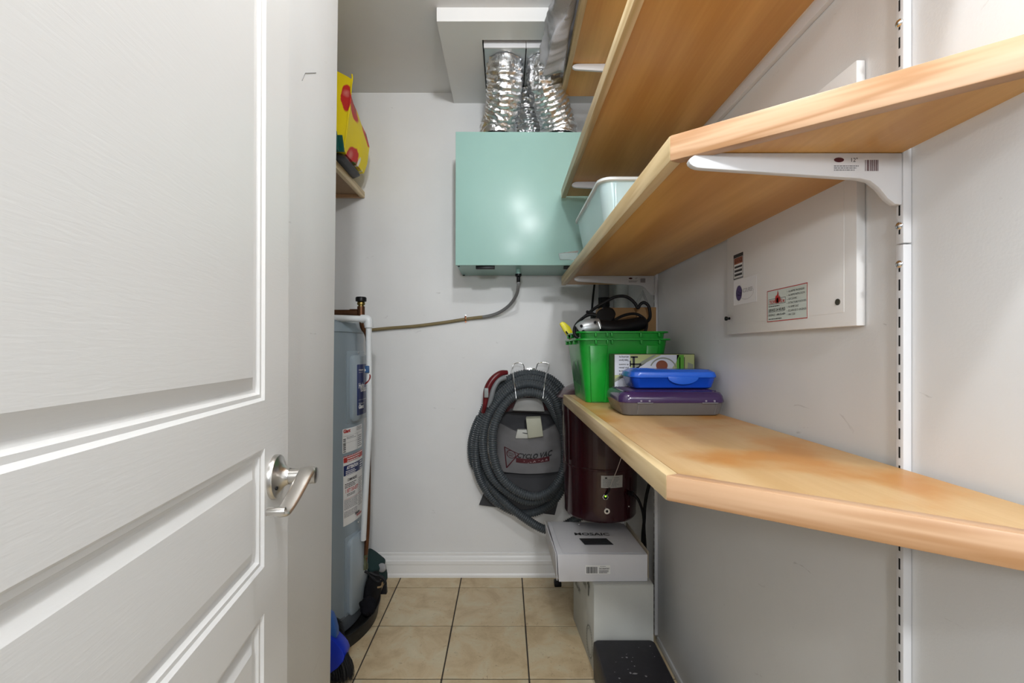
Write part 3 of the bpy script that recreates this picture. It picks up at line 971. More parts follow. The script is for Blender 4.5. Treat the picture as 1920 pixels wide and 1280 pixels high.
# copper and plastic pipes by the heater
cu_m = flat('old_copper', (.16, .075, .04), .35, metal=.8, var=.4, vscale=30)
zt0 = PZz(586, 1.9)
tx_ = PXx(677, 1.9)
t = thing('copper_pipe', (tx_, 1.9, R(-.6)), 'brown copper pipe with tee above the water heater', 'pipe')
obj('horizontal_run', MB().cyl((-1.2, 1.9, zt0), (tx_ - .025, 1.9, zt0), .0125, 16), cu_m, t, smooth=40)
obj('sleeve', MB().cyl((tx_ - .045, 1.9, zt0), (tx_ - .012, 1.9, zt0), .0155, 16), cu_m, t, smooth=40)
obj('tee', MB().cyl((tx_, 1.9, zt0 - .028), (tx_, 1.9, zt0 + .026), .0155, 16), cu_m, t, smooth=40)
t2x = PXx(690, 1.935)
obj('riser', MB().tube(catmull([(tx_, 1.9, zt0 - .02), (tx_ + .004, 1.905, zt0 - .06), (t2x + .002, 1.93, zt0 - .12), (t2x + .004, 1.935, R(-.2)), (t2x + .0, 1.935, R(-.70)), (t2x - .014, 1.935, R(-.92))], 6), .0095, 12), cu_m, t, smooth=50)
vz = zt0 + .026
obj('valve_neck', MB().lathe([(.0115, 0), (.0115, .005), (.016, .007), (.016, .016), (.013, .019)], (tx_, 1.9, vz), (0, 0, 1), 18), flat('brass', (.30, .22, .07), .35, metal=1), t, smooth=40)
obj('valve_cap', MB().lathe([(.016, .019), (.022, .021), (.0225, .035), (.020, .039), (.012, .040)], (tx_, 1.9, vz), (0, 0, 1), 10), M['black'], t, smooth=40)
vz = R(-.93)
obj('drain_cock', MB().lathe([(.014, 0), (.014, .02), (.011, .024), (.011, .05), (.013, .052), (.013, .062)], (t2x - .014, 1.935, vz), (0, 0, 1), 14), flat('brass_green', (.10, .11, .06), .5, metal=.5), t, smooth=40)

pvc = flat('pvc_white', (.70, .73, .75), .35)
pz = PZz(598, 1.80)
ex = PXx(689.5, 1.80)
t = thing('plastic_pipe', (ex, 1.80, .3), 'white plastic relief pipe with elbow running down beside the heater', 'pipe')
obj('horizontal_run', MB().cyl((HC.x + .02, 1.80, pz + .012), (ex - .01, 1.80, pz), .0125, 16), pvc, t, smooth=40)
el = [(ex - .026, 1.80, pz + .001), (ex - .006, 1.80, pz), (ex + .003, 1.80, pz - .006), (ex + .004, 1.80, pz - .02), (ex + .004, 1.80, pz - .034)]
obj('elbow', MB().tube(catmull(el, 4), .0165, 16), pvc, t, smooth=50)
obj('drop', MB().tube([(ex + .004, 1.80, pz - .02), (ex + .002, 1.815, R(-.3)), (PXx(684.5, 1.85), 1.85, R(-.62)), (PXx(681, 1.87), 1.87, R(-.78))], .0115, 16), pvc, t, smooth=40)

# ---------------------------------------------------------------- clutter around the heater base
def lump(name, c, r, sc_, m, label, cat, amp=.25, fs=6, seed=0, seg=40, rg=26, flat_z=None, group=None):
    c = Vector(c)
    mb = MB(); rs = []
    for i in range(1, rg):
        a = PI * i / rg
        ring = []
        for j in range(seg):
            b = 2 * PI * j / seg
            d = Vector((math.sin(a) * math.cos(b), math.sin(a) * math.sin(b), -math.cos(a)))
            k = r * (1 + amp * fbm(d * fs + Vector((seed, seed, 0)), .35, 4))
            v = c + Vector((d.x * sc_[0] * k, d.y * sc_[1] * k, d.z * sc_[2] * k))
            if flat_z is not None and v.z < flat_z: v.z = flat_z
            ring.append(v)
        rs.append(ring)
    return obj(name, mb.rings(rs), m, smooth=60, label=label, cat=cat, group=group)


dg = flat('dark_green_cloth', (.010, .035, .035), .8, bump=.3, bscale=120)
gp = [P(x, y, 2.22) for x, y in ((684, 1030), (692, 1032), (704, 1040), (715, 1050), (722, 1054), (720, 1062), (712, 1070), (706, 1077), (696, 1078), (684, 1074))]
mb = MB()
ctr = sum(gp, Vector()) / len(gp)
rs = []
for k, (s_, dy) in enumerate(((.2, -.075), (.6, -.068), (.9, -.045), (1.0, -.01), (1.0, .03), (.85, .05))):
    rs.append([ctr + (g - ctr) * s_ * (1 + .06 * fbm((i, k, 2), .7)) + Vector((-.02 * (1 - s_), dy, 0)) for i, g in enumerate(gp)])
bag = thing('cloth_pouch', (ctr.x, ctr.y, 0), 'dark green cloth pouch on the floor behind the heater', 'pouch')
obj('body', mb.rings(rs), dg, bag, subdiv=2, smooth=60)
obj('corner_patch', MB().sphere(P(716, 1064, 2.185), .022, 12, 8, (1, .6, 1)), flat('grey_cloth_patch', (.35, .35, .36), .8), bag, smooth=60)
# filler under the pouch so it rests on the floor
obj('base', MB().rrect_loft([(-.66, -.58, 2.20, 2.275, .03, 0.0), (-.66, -.58, 2.195, 2.28, .035, .04), (-.65, -.59, 2.20, 2.27, .03, .09)]), dg, bag, subdiv=1, smooth=60)

cb = thing('extension_cord', P(695, 1080, 1.86), 'black extension cord end with plug hanging over the drain pan', 'cord')
cpts = catmull([P(684, 1070, 1.86), P(690, 1074, 1.86), P(698, 1083, 1.86), P(705, 1089, 1.85), P(713, 1090, 1.85), P(718, 1085, 1.85), P(714, 1080, 1.86), P(704, 1078, 1.86), P(693, 1073, 1.86)], 6)
obj('loop', MB().tube(cpts, .0055, 8), M['rubber'], cb, smooth=60)
c2 = catmull([P(713, 1081, 1.85), P(719, 1084, 1.85), P(723, 1092, 1.845), P(723, 1100, 1.845)], 6)
obj('lead', MB().tube(c2, .005, 8), M['rubber'], cb, smooth=60)
q = P(720.5, 1112, 1.84)
obj('plug', MB().hexa([q + Vector((-.015, -.010, 0)), q + Vector((.012, -.010, 0)), q + Vector((.012, .010, 0)), q + Vector((-.015, .010, 0))],
                      [q + Vector((-.002, -.007, .036)), q + Vector((.010, -.007, .036)), q + Vector((.010, .007, .036)), q + Vector((-.002, .007, .036))]), M['black'], cb, bevel=.003)
obj('tan_lead', MB().tube(catmull([P(708, 1101, 1.86), P(715, 1099, 1.86), P(717, 1092, 1.86), P(714, 1086, 1.86)], 5), .004, 8), flat('tan_wire', (.30, .20, .10), .5), cb, smooth=60)

# black folded bag leaning in the drain pan
bf = flat('black_cloth', (.006, .006, .008), .8, bump=.4, bscale=90, spec=.15)
pts = [(690, 1076), (698, 1078), (704, 1086), (708, 1098), (708, 1112), (706, 1128), (703, 1140), (690, 1150), (682, 1150), (682, 1090)]
bp_ = [P(x + 3, y, 1.99) for x, y in pts]
ctr = sum(bp_, Vector()) / len(bp_)
rs = []
for k, (s_, dy) in enumerate(((.35, -.085), (.8, -.07), (1.0, -.03), (1.0, .03), (.85, .07), (.4, .085))):
    rs.append([ctr + (g - ctr) * s_ + Vector((-.006 * k * 0, dy, 0)) for g in bp_])
obj('black_bag', MB().rings(rs), bf, subdiv=2, smooth=60, label='black folded cloth bag wedged in the drain pan beside heater', cat='bag')
lump('knit_hat', P(690, 1136, 1.81), .032, (1, .8, 1.15), flat('black_knit', (.009, .009, .012), .95, bump=.8, bscale=260, spec=.1), 'small black knitted bundle in front of black cloth bag', 'hat', .2, 5, 3)

# ---------------------------------------------------------------- broom head leaning behind the wall corner
br = thing('broom', (-.60, 1.57, 0), 'blue broom head with black bristles beside the wall corner', 'broom')
blue = flat('broom_blue', (.008, .035, .50), .35)
by = 1.58
cap = [(600, 1256), (622, 1254), (638, 1243), (649, 1230), (652, 1220), (648, 1210), (640, 1200), (630, 1190), (622, 1184), (600, 1184)]
obj('head', MB().prism([(PXx(x, by), PZz(y, by)) for x, y in cap], lambda u, v, a: (u, a, v), by - .03, by + .03), blue, br, bevel=.006, bseg=2)
sock = [(604, 1184), (634, 1192), (633, 1178), (629, 1162), (624, 1150), (618, 1146), (604, 1146)]
obj('socket', MB().prism([(PXx(x, by), PZz(y, by)) for x, y in sock], lambda u, v, a: (u, a, v), by - .016, by + .016), flat('broom_blue_pale', (.03, .12, .42), .4), br, bevel=.005)
hb = P(612, 1155, by)
obj('handle', MB().cyl(hb, hb + Vector((-.14, .03, 1.0)), .011, 14), blue, br, smooth=40)
rb = random.Random(4)
brm = MB()
for i in range(1500):
    u = rb.random(); v = rb.random() * 2 - 1
    # bristles start along the lower edge of the cap and fan outwards to the floor
    x0 = 600 + 52 * u; y0 = 1256 - 34 * max(0, (u - .35) / .65) ** 1.3
    a = P(x0, y0, by + v * .024)
    e = P(598 + 66 * u + rb.uniform(-3, 3), 1284 - 30 * max(0, u - .7) + rb.uniform(-6, 4), by + v * .045)
    e.z = max(e.z, .002 + .05 * max(0, u - .72))
    d = Vector((rb.uniform(-1, 1), rb.uniform(-1, 1), 0)).normalized() * .0011
    mid = (a + e) / 2 + Vector((.003, 0, .002))
    brm.add([a - d, a + d, mid + d, mid - d, e], [(0, 1, 2, 3), (3, 2, 4)])
bo = obj('bristles', brm, flat('bristle_black', (.010, .010, .011), .6), br, kind='stuff')
# second brush tucked behind, dark bristles against the heater
b2 = thing('dustpan_brush', (-.63, 1.68, 0), 'black bristled hand brush standing behind the blue broom head', 'brush')
bm2 = MB()
for i in range(900):
    u = rb.random(); v = rb.random() * 2 - 1
    s0 = P(626 + 12 * u, 1155 + 62 * u, 1.70 + .012 * v)
    e = s0 + Vector((.030 + rb.uniform(-.006, .006), rb.uniform(-.01, .01), -.022 + rb.uniform(-.006, .006)))
    d = Vector((0, rb.uniform(-1, 1), rb.uniform(-1, 1))).normalized() * .0011
    bm2.add([s0 - d, s0 + d, e], [(0, 1, 2)])
obj('bristles', bm2, flat('bristle_black', (.01, .01, .011)), b2, kind='stuff')
q0, q1 = P(620, 1150, 1.70), P(640, 1246, 1.70)
obj('back', MB().tube([q0, q1], .012, 12), flat('brush_blue', (.02, .08, .30), .4), b2, smooth=40)

# ---------------------------------------------------------------- left shelf with bag of the alcove
SX, SZ0, SZ1 = -.713, R(.765), R(.797)
t = thing('alcove_shelf', ((XA + SX) / 2, 1.9, SZ0), 'small wooden shelf with edging high up in the left alcove', 'shelf')
obj('board', MB().box(XA + .001, SX - .02, 1.25, YB - .001, SZ0 + .014, SZ1 - .0005), flat('raw_board', (.36, .235, .14), .6, bump=.3, bscale=160, var=.15, vscale=60), t)
obj('edge_strip', MB().box(SX - .02, SX, 1.25, YB - .001, SZ0, SZ1), M['edge'], t, bevel=.0015)
obj('end_strip', MB().box(XA + .001, SX - .0205, YB - .022, YB - .002, SZ0, SZ0 + .0135), M['edge_end'], t)


def tomato_mat():
    """yellow woven bag printed with tomatoes: red blobs, green stems and pale highlights at fixed places"""
    m, nt, b = nodes_of('tomato_bag')
    N, L = nt.nodes, nt.links
    b.inputs['Roughness'].default_value = .5
    b.inputs['Specular IOR Level'].default_value = .25
    g = N.new('ShaderNodeNewGeometry')
    nz = N.new('ShaderNodeTexNoise'); nz.inputs['Scale'].default_value = 14; nz.inputs['Detail'].default_value = 3
    L.new(g.outputs['Position'], nz.inputs['Vector'])
    sub = N.new('ShaderNodeVectorMath'); sub.operation = 'SUBTRACT'; sub.inputs[1].default_value = (.5, .5, .5)
    L.new(nz.outputs['Color'], sub.inputs[0])
    sc_ = N.new('ShaderNodeVectorMath'); sc_.operation = 'SCALE'; sc_.inputs['Scale'].default_value = .03
    L.new(sub.outputs[0], sc_.inputs[0])
    ad = N.new('ShaderNodeVectorMath'); ad.operation = 'ADD'
    L.new(g.outputs['Position'], ad.inputs[0]); L.new(sc_.outputs[0], ad.inputs[1])
    last = None
    base = N.new('ShaderNodeRGB'); base.outputs[0].default_value = (.90, .70, .008, 1)
    last = base.outputs[0]

    def blob(c, s, col, last, soft=.12):
        mp = N.new('ShaderNodeVectorMath'); mp.operation = 'SUBTRACT'; mp.inputs[1].default_value = c
        L.new(ad.outputs[0], mp.inputs[0])
        dv = N.new('ShaderNodeVectorMath'); dv.operation = 'DIVIDE'; dv.inputs[1].default_value = s
        L.new(mp.outputs[0], dv.inputs[0])
        ln = N.new('ShaderNodeVectorMath'); ln.operation = 'LENGTH'
        L.new(dv.outputs[0], ln.inputs[0])
        r = N.new('ShaderNodeMapRange'); r.inputs[1].default_value = 1; r.inputs[2].default_value = 1 - soft; r.inputs[3].default_value = 0; r.inputs[4].default_value = 1
        L.new(ln.outputs['Value'], r.inputs[0])
        mx = N.new('ShaderNodeMix'); mx.data_type = 'RGBA'; mx.inputs[7].default_value = (*col, 1)
        L.new(r.outputs[0], mx.inputs[0]); L.new(last, mx.inputs[6])
        return mx.outputs[2]
    red, grn, wht, pnk = (.62, .03, .025), (.12, .16, .03), (.85, .82, .72), (.75, .25, .22)
    toms = [(650, 184, 1.88, .024, .03, .058, -.006), (667, 193, 1.985, .06, .075, .085, .03), (684, 252, 2.125, .05, .05, .055, .03), (666, 303, 1.995, .06, .066, .055, .045), (679, 328, 2.08, .05, .04, .04, .02)]
    for x, y, Y, sx, sy, sz_, st_ in toms:
        c = P(x, y, Y)
        last = blob(c, (sx, sy, sz_), red, last)
        last = blob(c + Vector((0, -sy * .35, sz_ * .3)), (sx * .8, sy * .4, sz_ * .35), pnk, last, .9)
        if sy > .035:
            last = blob(c + Vector((0, st_, -sz_ * .1)), (.06, .008, .030), grn, last, .3)
            last = blob(c + Vector((0, st_ - .01, sz_ * .1)), (.06, .022, .007), grn, last, .3)
            last = blob(c + Vector((0, st_ + .02, sz_ * .35)), (.06, .012, .03), wht, last, .4)
    L.new(last, b.inputs['Base Color'])
    bp = N.new('ShaderNodeBump'); bp.inputs['Strength'].default_value = .25; bp.inputs['Distance'].default_value = .01
    L.new(nz.outputs['Fac'], bp.inputs['Height']); L.new(bp.outputs[0], b.inputs['Normal'])
    return m


tb = thing('shopping_bag', (-.80, 2.02, SZ1), 'bright yellow shopping bag printed with red tomatoes on alcove shelf', 'bag')
# horizontal outlines from the bottom to the open top; first point is the front right seam
rows = []
prof_rows = [  # z, seam(x,Y), mid gusset(x,Y), back right(x,Y), back left, front left
    (SZ1 + .028, (-.690, 1.885), (-.695, 2.0), (-.690, 2.14)),
    (SZ1 + .032, (-.668, 1.880), (-.675, 2.0), (-.668, 2.15)),
    (R(.88), (-.658, 1.878), (-.650, 2.0), (-.655, 2.16)),
    (R(.96), (-.648, 1.876), (-.645, 2.0), (-.645, 2.16)),
    (R(1.02), (-.641, 1.876), (-.660, 2.0), (-.660, 2.16)),
    (R(1.08), (-.637, 1.878), (-.668, 2.0), (-.690, 2.16)),
    (R(1.115), (-.634, 1.882), (-.676, 1.99), (-.715, 2.14)),
]
for z, a, b, c in prof_rows:
    ring = [Vector((a[0], a[1], z)), Vector(((a[0] + b[0]) / 2 - .006, (a[1] + b[1]) / 2, z)), Vector((b[0], b[1], z)), Vector(((b[0] + c[0]) / 2 + .004, (b[1] + c[1]) / 2, z)), Vector((c[0], c[1], z)),
            Vector((-.80, c[1] + .01, z)), Vector((-.94, c[1], z)), Vector((-.945, 2.0, z)), Vector((-.94, 1.88, z)), Vector((-.85, 1.87, z + .01 * (z > R(1.1)))), Vector((-.74, 1.866, z + (.05 if z > R(1.1) else 0))), Vector((a[0] - .022, a[1] - .003, z + (.012 if z > R(1.1) else 0)))]
    rows.append(ring)
bagm = tomato_mat()
obj('bag_body', MB().rings(rows, True, True, False), bagm, tb, smooth=40)
top = [v.copy() for v in rows[-1]]
cen = sum(top, Vector()) / len(top)
obj('stuffing', MB().rings([[cen + (v - cen) * .97 + Vector((0, 0, -.02)) for v in top], [cen + (v - cen) * .5 + Vector((0, 0, -.005)) for v in top]], True, False, True), flat('bag_inside', (.75, .60, .03), .5), tb, smooth=60)
sm = catmull([rows[i][0] + Vector((.002, -.002, 0)) for i in range(1, 7)] + [rows[6][0] + Vector((-.002, .004, .022))], 5)
obj('seam', MB().tube(sm, .0032, 6), bagm, tb, smooth=60)
obj('black_pouch', MB().rrect_loft([(-.80, -.69, 1.90, 2.13, .03, SZ1 + .0005), (-.81, -.672, 1.89, 2.14, .04, SZ1 + .010), (-.80, -.676, 1.895, 2.13, .04, SZ1 + .022), (-.79, -.695, 1.91, 2.11, .03, SZ1 + .027)], 4), flat('black_vinyl', (.015, .016, .02), .35, bump=.3, bscale=40), smooth=60,
    label='flat black vinyl pouch under the yellow bag on the shelf', cat='pouch')
gw = thing('folded_tarp', (-.70, 1.82, SZ1), 'dark teal folded plastic sheet standing in front of yellow bag', 'folded sheet')
teal = flat('teal_sheet', (.004, .075, .065), .3)
for i in range(4):
    f0 = -.715 + .018 * i; yk = 1.80 + .012 * i
    z1_ = R(.86) + .05 - .012 * i
    obj('fold', MB().hexa([(f0 - .10, yk, SZ1), (f0 + .010, yk, SZ1), (f0 + .012, yk + .008, SZ1), (f0 - .10, yk + .008, SZ1)],
                          [(f0 - .11, yk + .02, z1_), (f0 - .005, yk + .02, z1_), (f0 - .004, yk + .026, z1_), (f0 - .11, yk + .026, z1_)]), teal, gw, bevel=.0025)

# ---------------------------------------------------------------- central vacuum canister
VC = Vector((.408, 1.974, 0))
maroon = flat('maroon_enamel', (.034, .004, .007), .2, coat=.3)
vt, vs_z, vb = R(-.205), R(-.487), R(-.700)
va = thing('central_vacuum', (VC.x, VC.y, vb), 'dark maroon central vacuum canister hanging below the counter shelf', 'vacuum')


def vr(z): return .150 + (.166 - .150) * (z - vb) / (vt - vb)


obj('body', MB().lathe([(.02, vb + .004), (.135, vb + .002), (.146, vb + .004), (.151, vb + .012), (.1505, vb + .03), (vr(vs_z), vs_z - .002), (vr(vs_z) + .003, vs_z), (vr(vs_z) + .003, vs_z + .006), (vr(vs_z) + .0005, vs_z + .008), (vr(vt), vt)], (VC.x, VC.y, 0), (0, 0, 1), 80), maroon, va, smooth=30)
obj('lid', MB().lathe([(.170, vt - .004), (.184, vt), (.186, vt + .005), (.176, vt + .014), (.160, vt + .035), (.12, vt + .055), (.06, vt + .064), (.01, vt + .066)], (VC.x, VC.y, 0), (0, 0, 1), 64),
    flat('tinted_lid', (.085, .035, .042), .2), va, smooth=30)
obj('clear_strap', MB().tube([(VC.x - .1695, 1.90, vt + .002), (VC.x - .164, 1.90, vt - .12), (VC.x - .159, 1.905, vt - .26)], .004, 8, prof=(.6, 2)), flat('clear_strap', (.35, .32, .30), .2, trans=.6), va, smooth=60)


def vpt(az, z, dr=0): return Vector((VC.x + (vr(z) + dr) * math.cos(az), VC.y + (vr(z) + dr) * math.sin(az), z))


def vaz(x):
    t_ = (x - CX) / FPX
    a = t_ * t_ + 1; b = -2 * (t_ * VC.x + VC.y); c = VC.x ** 2 + VC.y ** 2 - .153 ** 2
    Y = (-b - math.sqrt(max(0, b * b - 4 * a * c))) / (2 * a)
    return math.atan2(Y - VC.y, t_ * Y - VC.x), Y


az, Y_ = vaz(1127); wl_ = .088
lz0, lz1 = PZz(914, Y_), PZz(891, Y_)
rr = [[vpt(az + wl_ * i / 8 / .153, z, .0006) for z in (lz0, lz1)] for i in range(9)]
mb = MB()
for i in range(8): mb.add([rr[i][0], rr[i + 1][0], rr[i + 1][1], rr[i][1]], [(0, 1, 2, 3)])
lb = obj('label', mb, flat('foil_label', (.50, .50, .48), .4), va, label='silver rating label')
p = Print(lambda u, v: vpt(az + u / .153, lz0 + v, .0011))
p.rect(.015, .037, .023, .043, INK); p.lines(.006, .004, .080, .036, 8, INKG, 3, .45, .3); p.lines(.045, .037, .08, .044, 1, INKG, 5)
p.build('lettering', lb, kind='stuff')
az, Y_ = vaz(1135); zz = PZz(931, Y_)
nd = Vector((math.cos(az), math.sin(az), 0))
nut = obj('hex_nut', MB().lathe([(.0125, 0), (.0125, .004), (.011, .005)], vpt(az, zz), nd, 6), M['chrome'], va, bevel=.0008)
obj('socket', MB().cyl(vpt(az, zz, .001), vpt(az, zz, .0062), .0085, 16), M['dark'], nut)
obj('green_lamp', MB().sphere(vpt(az, zz, .006) + Vector((0, 0, .004)), .0035, 10, 8), mat('led_green', (.35, .9, .05), .3, emit=2.0), nut, smooth=60)
az, Y_ = vaz(1138); zz = PZz(958, Y_)
nd = Vector((math.cos(az), math.sin(az), 0))
ri = obj('ring_socket', MB().lathe([(.0055, .0005), (.0055, .003), (.0115, .003), (.0115, .0005)], vpt(az, zz), nd, 20, False, False), M['chrome'], va, smooth=40)
obj('socket_hole', MB().cyl(vpt(az, zz, .0005), vpt(az, zz, .0015), .0056, 14), M['dark'], ri)
for x, y in ((1085, 983), (1179, 949)):
    az, Y_ = vaz(x)
    obj('rivet', MB().sphere(vpt(az, PZz(y, Y_), .001), .0035, 10, 8), M['chrome'], va, smooth=60)
az, Y_ = vaz(1132)
obj('control_wire', MB().tube(catmull([vpt(az + .03, PZz(927, Y_), .004), vpt(az + .10, PZz(920, Y_), .010), vpt(az + .13, PZz(912, Y_), .012)], 5), .0035, 8), M['black'], va, smooth=60)
obj('thin_wire', MB().tube([vpt(az + .13, PZz(912, Y_), .012), P(1157, 880, 1.76), P(1166, 855, 1.72), P(1172, 842, 1.70)], .0013, 6), flat('cream_wire', (.6, .55, .5), .5), va)
c0 = vpt(vaz(1179)[0], PZz(921, 1.87), 0)
obj('cord_grommet', MB().cyl(c0, c0 + Vector((.012, -.012, 0)), .010, 14), M['black'], va, smooth=40)
obj('power_cord', MB().tube(catmull([c0 + Vector((.006, -.006, 0)), P(1187, 925, 1.83), P(1197, 937, 1.82), P(1204, 955, 1.83), P(1207, 972, 1.84), P(1208, 995, 1.85), P(1210, 1030, 1.87), P(1209, 1075, 1.88)], 8), .0055, 10), M['rubber'], va, smooth=60)
obj('hanging_cord', MB().tube(catmull([P(1218, 905, 1.86), P(1213, 925, 1.86), P(1209, 950, 1.86), P(1208, 975, 1.86), P(1205, 1010, 1.87), P(1207, 1075, 1.88)], 8), .0065, 10), M['rubber'], smooth=60,
    label='thick black cord hanging beside the maroon vacuum canister', cat='cord')

# pipes behind the bins, rising from the vacuum
px_ = PXx(1136, 2.20)
t = thing('vacuum_pipe', (px_, 2.20, vt), 'grey plastic vacuum pipe with black coupling behind the green bins', 'pipe')
obj('riser', MB().cyl((px_, 2.245, R(.20)), (px_, 2.245, R(.365)), .026, 24), flat('pipe_grey', (.16, .165, .17), .4), t, smooth=40)
obj('coupling', MB().tube(catmull([(px_, 2.245, R(.255)), (px_, 2.245, R(.21)), (px_ - .015, 2.24, R(.17)), (px_ - .05, 2.22, R(.13)), (px_ - .06, 2.21, R(.02)), (px_ - .06, 2.21, R(-.12))], 6), .0275, 20), M['rubber'], t, smooth=40)
obj('hanging_cord', MB().tube([P(1115, 530, 2.28), P(1112, 555, 2.28), P(1109, 590, 2.28), P(1109, 660, 2.28)], .005, 8), M['rubber'], smooth=60, label='thin black cord hanging down the back wall beside the pipe', cat='cord')
wx = PXx(1166, 2.26)
obj('white_pipe', MB().cyl((wx, 2.262, R(-.2)), (wx, 2.262, R(.37)), .040, 28), flat('pipe_pale', (.62, .66, .65), .4), smooth=40, label='wide pale plastic pipe standing behind the brown cardboard box', cat='pipe')
bx_ = PXx(1187, 2.28)
obj('black_strip', MB().box(bx_ - .012, bx_ + .010, 2.285, 2.305, R(-.15), R(.345)), M['black'], label='black vertical strip on back wall beside the pale pipe', cat='strip', bevel=.002)
# clear plastic triangle set against the wall
tri = [P(x, y, 1.83) for x, y in ((1187, 577), (1206, 543), (1219, 577))]
tri_in = [P(x, y, 1.83) for x, y in ((1195, 573), (1206, 552), (1213, 573))]
mb = MB()
for a in range(3):
    b = (a + 1) % 3
    mb.hexa([tri[a], tri[b], tri_in[b], tri_in[a]], [v + Vector((0, .004, 0)) for v in (tri[a], tri[b], tri_in[b], tri_in[a])])
obj('set_square', mb, flat('clear_plastic', (.8, .82, .82), .1, trans=.85), label='clear plastic triangle standing behind the brown cardboard box', cat='set square')

# ---------------------------------------------------------------- vacuum hose, hanger, tool bag on the back wall
hose_mat = flat('hose_grey', (.060, .070, .078), .27)
hpts = [(1088, 968, 2.20), (1066, 981, 2.215), (1046, 990, 2.22), (1026, 993, 2.22), (1002, 983, 2.215), (964, 956, 2.205), (930, 924, 2.22), (906, 890, 2.25), (896, 850, 2.265), (897, 805, 2.27), (910, 762, 2.27), (934, 726, 2.27), (965, 705, 2.27),
        (999, 700, 2.265), (1032, 710, 2.265), (1058, 738, 2.26), (1070, 790, 2.25), (1068, 850, 2.24), (1058, 905, 2.235), (1035, 942, 2.23), (1002, 960, 2.235), (968, 960, 2.24), (928, 938, 2.24), (902, 902, 2.23), (892, 860, 2.22), (896, 812, 2.22), (912, 775, 2.22), (938, 738, 2.225), (968, 716, 2.22),
        (998, 710, 2.215), (1030, 722, 2.21), (1052, 752, 2.21), (1064, 805, 2.19), (1064, 855, 2.18), (1050, 905, 2.175), (1025, 932, 2.175), (990, 940, 2.175), (952, 922, 2.17), (922, 893, 2.17), (908, 855, 2.17), (907, 810, 2.17), (920, 772, 2.175), (944, 741, 2.175), (970, 724, 2.17),
        (997, 720, 2.165), (1026, 731, 2.16), (1045, 760, 2.16), (1058, 815, 2.14), (1060, 860, 2.13), (1050, 897, 2.13), (1028, 922, 2.13), (1000, 930, 2.13), (966, 918, 2.125), (938, 890, 2.12), (925, 850, 2.12), (925, 808, 2.12), (936, 775, 2.125), (955, 749, 2.13), (978, 737, 2.13),
        (1000, 736, 2.13), (1022, 745, 2.14), (1040, 775, 2.19), (1062, 830, 2.26), (1055, 890, 2.275), (1020, 925, 2.278), (975, 925, 2.278), (925, 905, 2.275), (891, 875, 2.27), (884, 838, 2.265), (890, 805, 2.25), (900, 782, 2.235)]
hpath = resample(catmull([P(*q) for q in hpts], 10), .0021)
PIT = .0084
n_ = len(hpath)
vh = thing('vacuum_hose', P(985, 830, 2.22), 'coiled dark grey ribbed vacuum hose hanging on the back wall', 'hose')
obj('ribbed_hose', MB().tube(hpath, lambda t_: .0194 + .0022 * (1, .55, -.8, -1, .2)[int(round(t_ * (n_ - 1))) % 5], 14), hose_mat, vh, smooth=100)
# handle
hd = [P(x, y, Y) for x, y, Y in ((951, 698, 2.215), (938, 700, 2.20), (924, 711, 2.19), (914, 728, 2.185), (911, 745, 2.185), (909, 760, 2.19), (906, 772, 2.21))]
obj('handle', MB().tube(catmull(hd, 6), lambda t_: .011 + .006 * math.sin(PI * min(1, t_ * 1.2)), 14), flat('handle_maroon', (.14, .012, .016), .3), vh, smooth=60)
hg = [P(x, y, Y) for x, y, Y in ((948, 707, 2.205), (935, 713, 2.195), (926, 727, 2.19), (921, 745, 2.19), (916, 762, 2.20))]
obj('handle_grip', MB().tube(catmull(hg, 6), .013, 12), flat('grip_grey', (.22, .235, .245), .4), vh, smooth=60)
obj('switch', MB().box(PXx(908, 2.17), PXx(916, 2.17), 2.160, 2.172, PZz(745, 2.17), PZz(727, 2.17)), flat('switch_grey', (.30, .32, .32), .4), vh, bevel=.003)

hk = thing('hose_hanger', P(994, 690, YB), 'chrome wire hose hanger with two loops on the back wall', 'hanger')
wire = catmull([P(968, 748, 2.10), P(965, 722, 2.12), P(962, 700, 2.19), P(961, 692, 2.235), P(963, 683, 2.245), (P(972, 680, 2.25)), P(981, 683, 2.25), P(983, 692, 2.265), P(986, 696, 2.29), P(994, 698, 2.298), P(1003, 696, 2.29), P(1006, 688, 2.265), P(1009, 681, 2.25), P(1019, 679, 2.25), P(1029, 682, 2.245), P(1028, 691, 2.235), P(1024, 702, 2.19), P(1021, 722, 2.12), P(1018, 748, 2.10)], 8)
obj('wire', MB().tube(wire, .0024, 8), M['chrome'], hk, smooth=60)
obj('wall_plate', MB().box(PXx(986, 2.3), PXx(1003, 2.3), 2.299, YB - .0005, PZz(700, 2.3), PZz(690, 2.3)), M['chrome'], hk, bevel=.001)

fab = flat('grey_fabric', (.17, .167, .172), .85, bump=.2, bscale=400, var=.12, vscale=12)
fabd = flat('dark_fabric', (.055, .055, .060), .85, bump=.2, bscale=400)
tbag = thing('tool_bag', P(985, 955, 2.27), 'grey fabric attachment bag with printed logo inside the hose coil', 'tool bag')
bk = [(950, 765), (1042, 770), (1062, 880), (1040, 965), (985, 958), (898, 946), (925, 880), (932, 800)]
obj('back_panel', MB().prism([(PXx(x, 2.285), PZz(y, 2.285)) for x, y in bk], lambda u, v, a: (u, a, v), 2.283, 2.289), fabd, tbag)
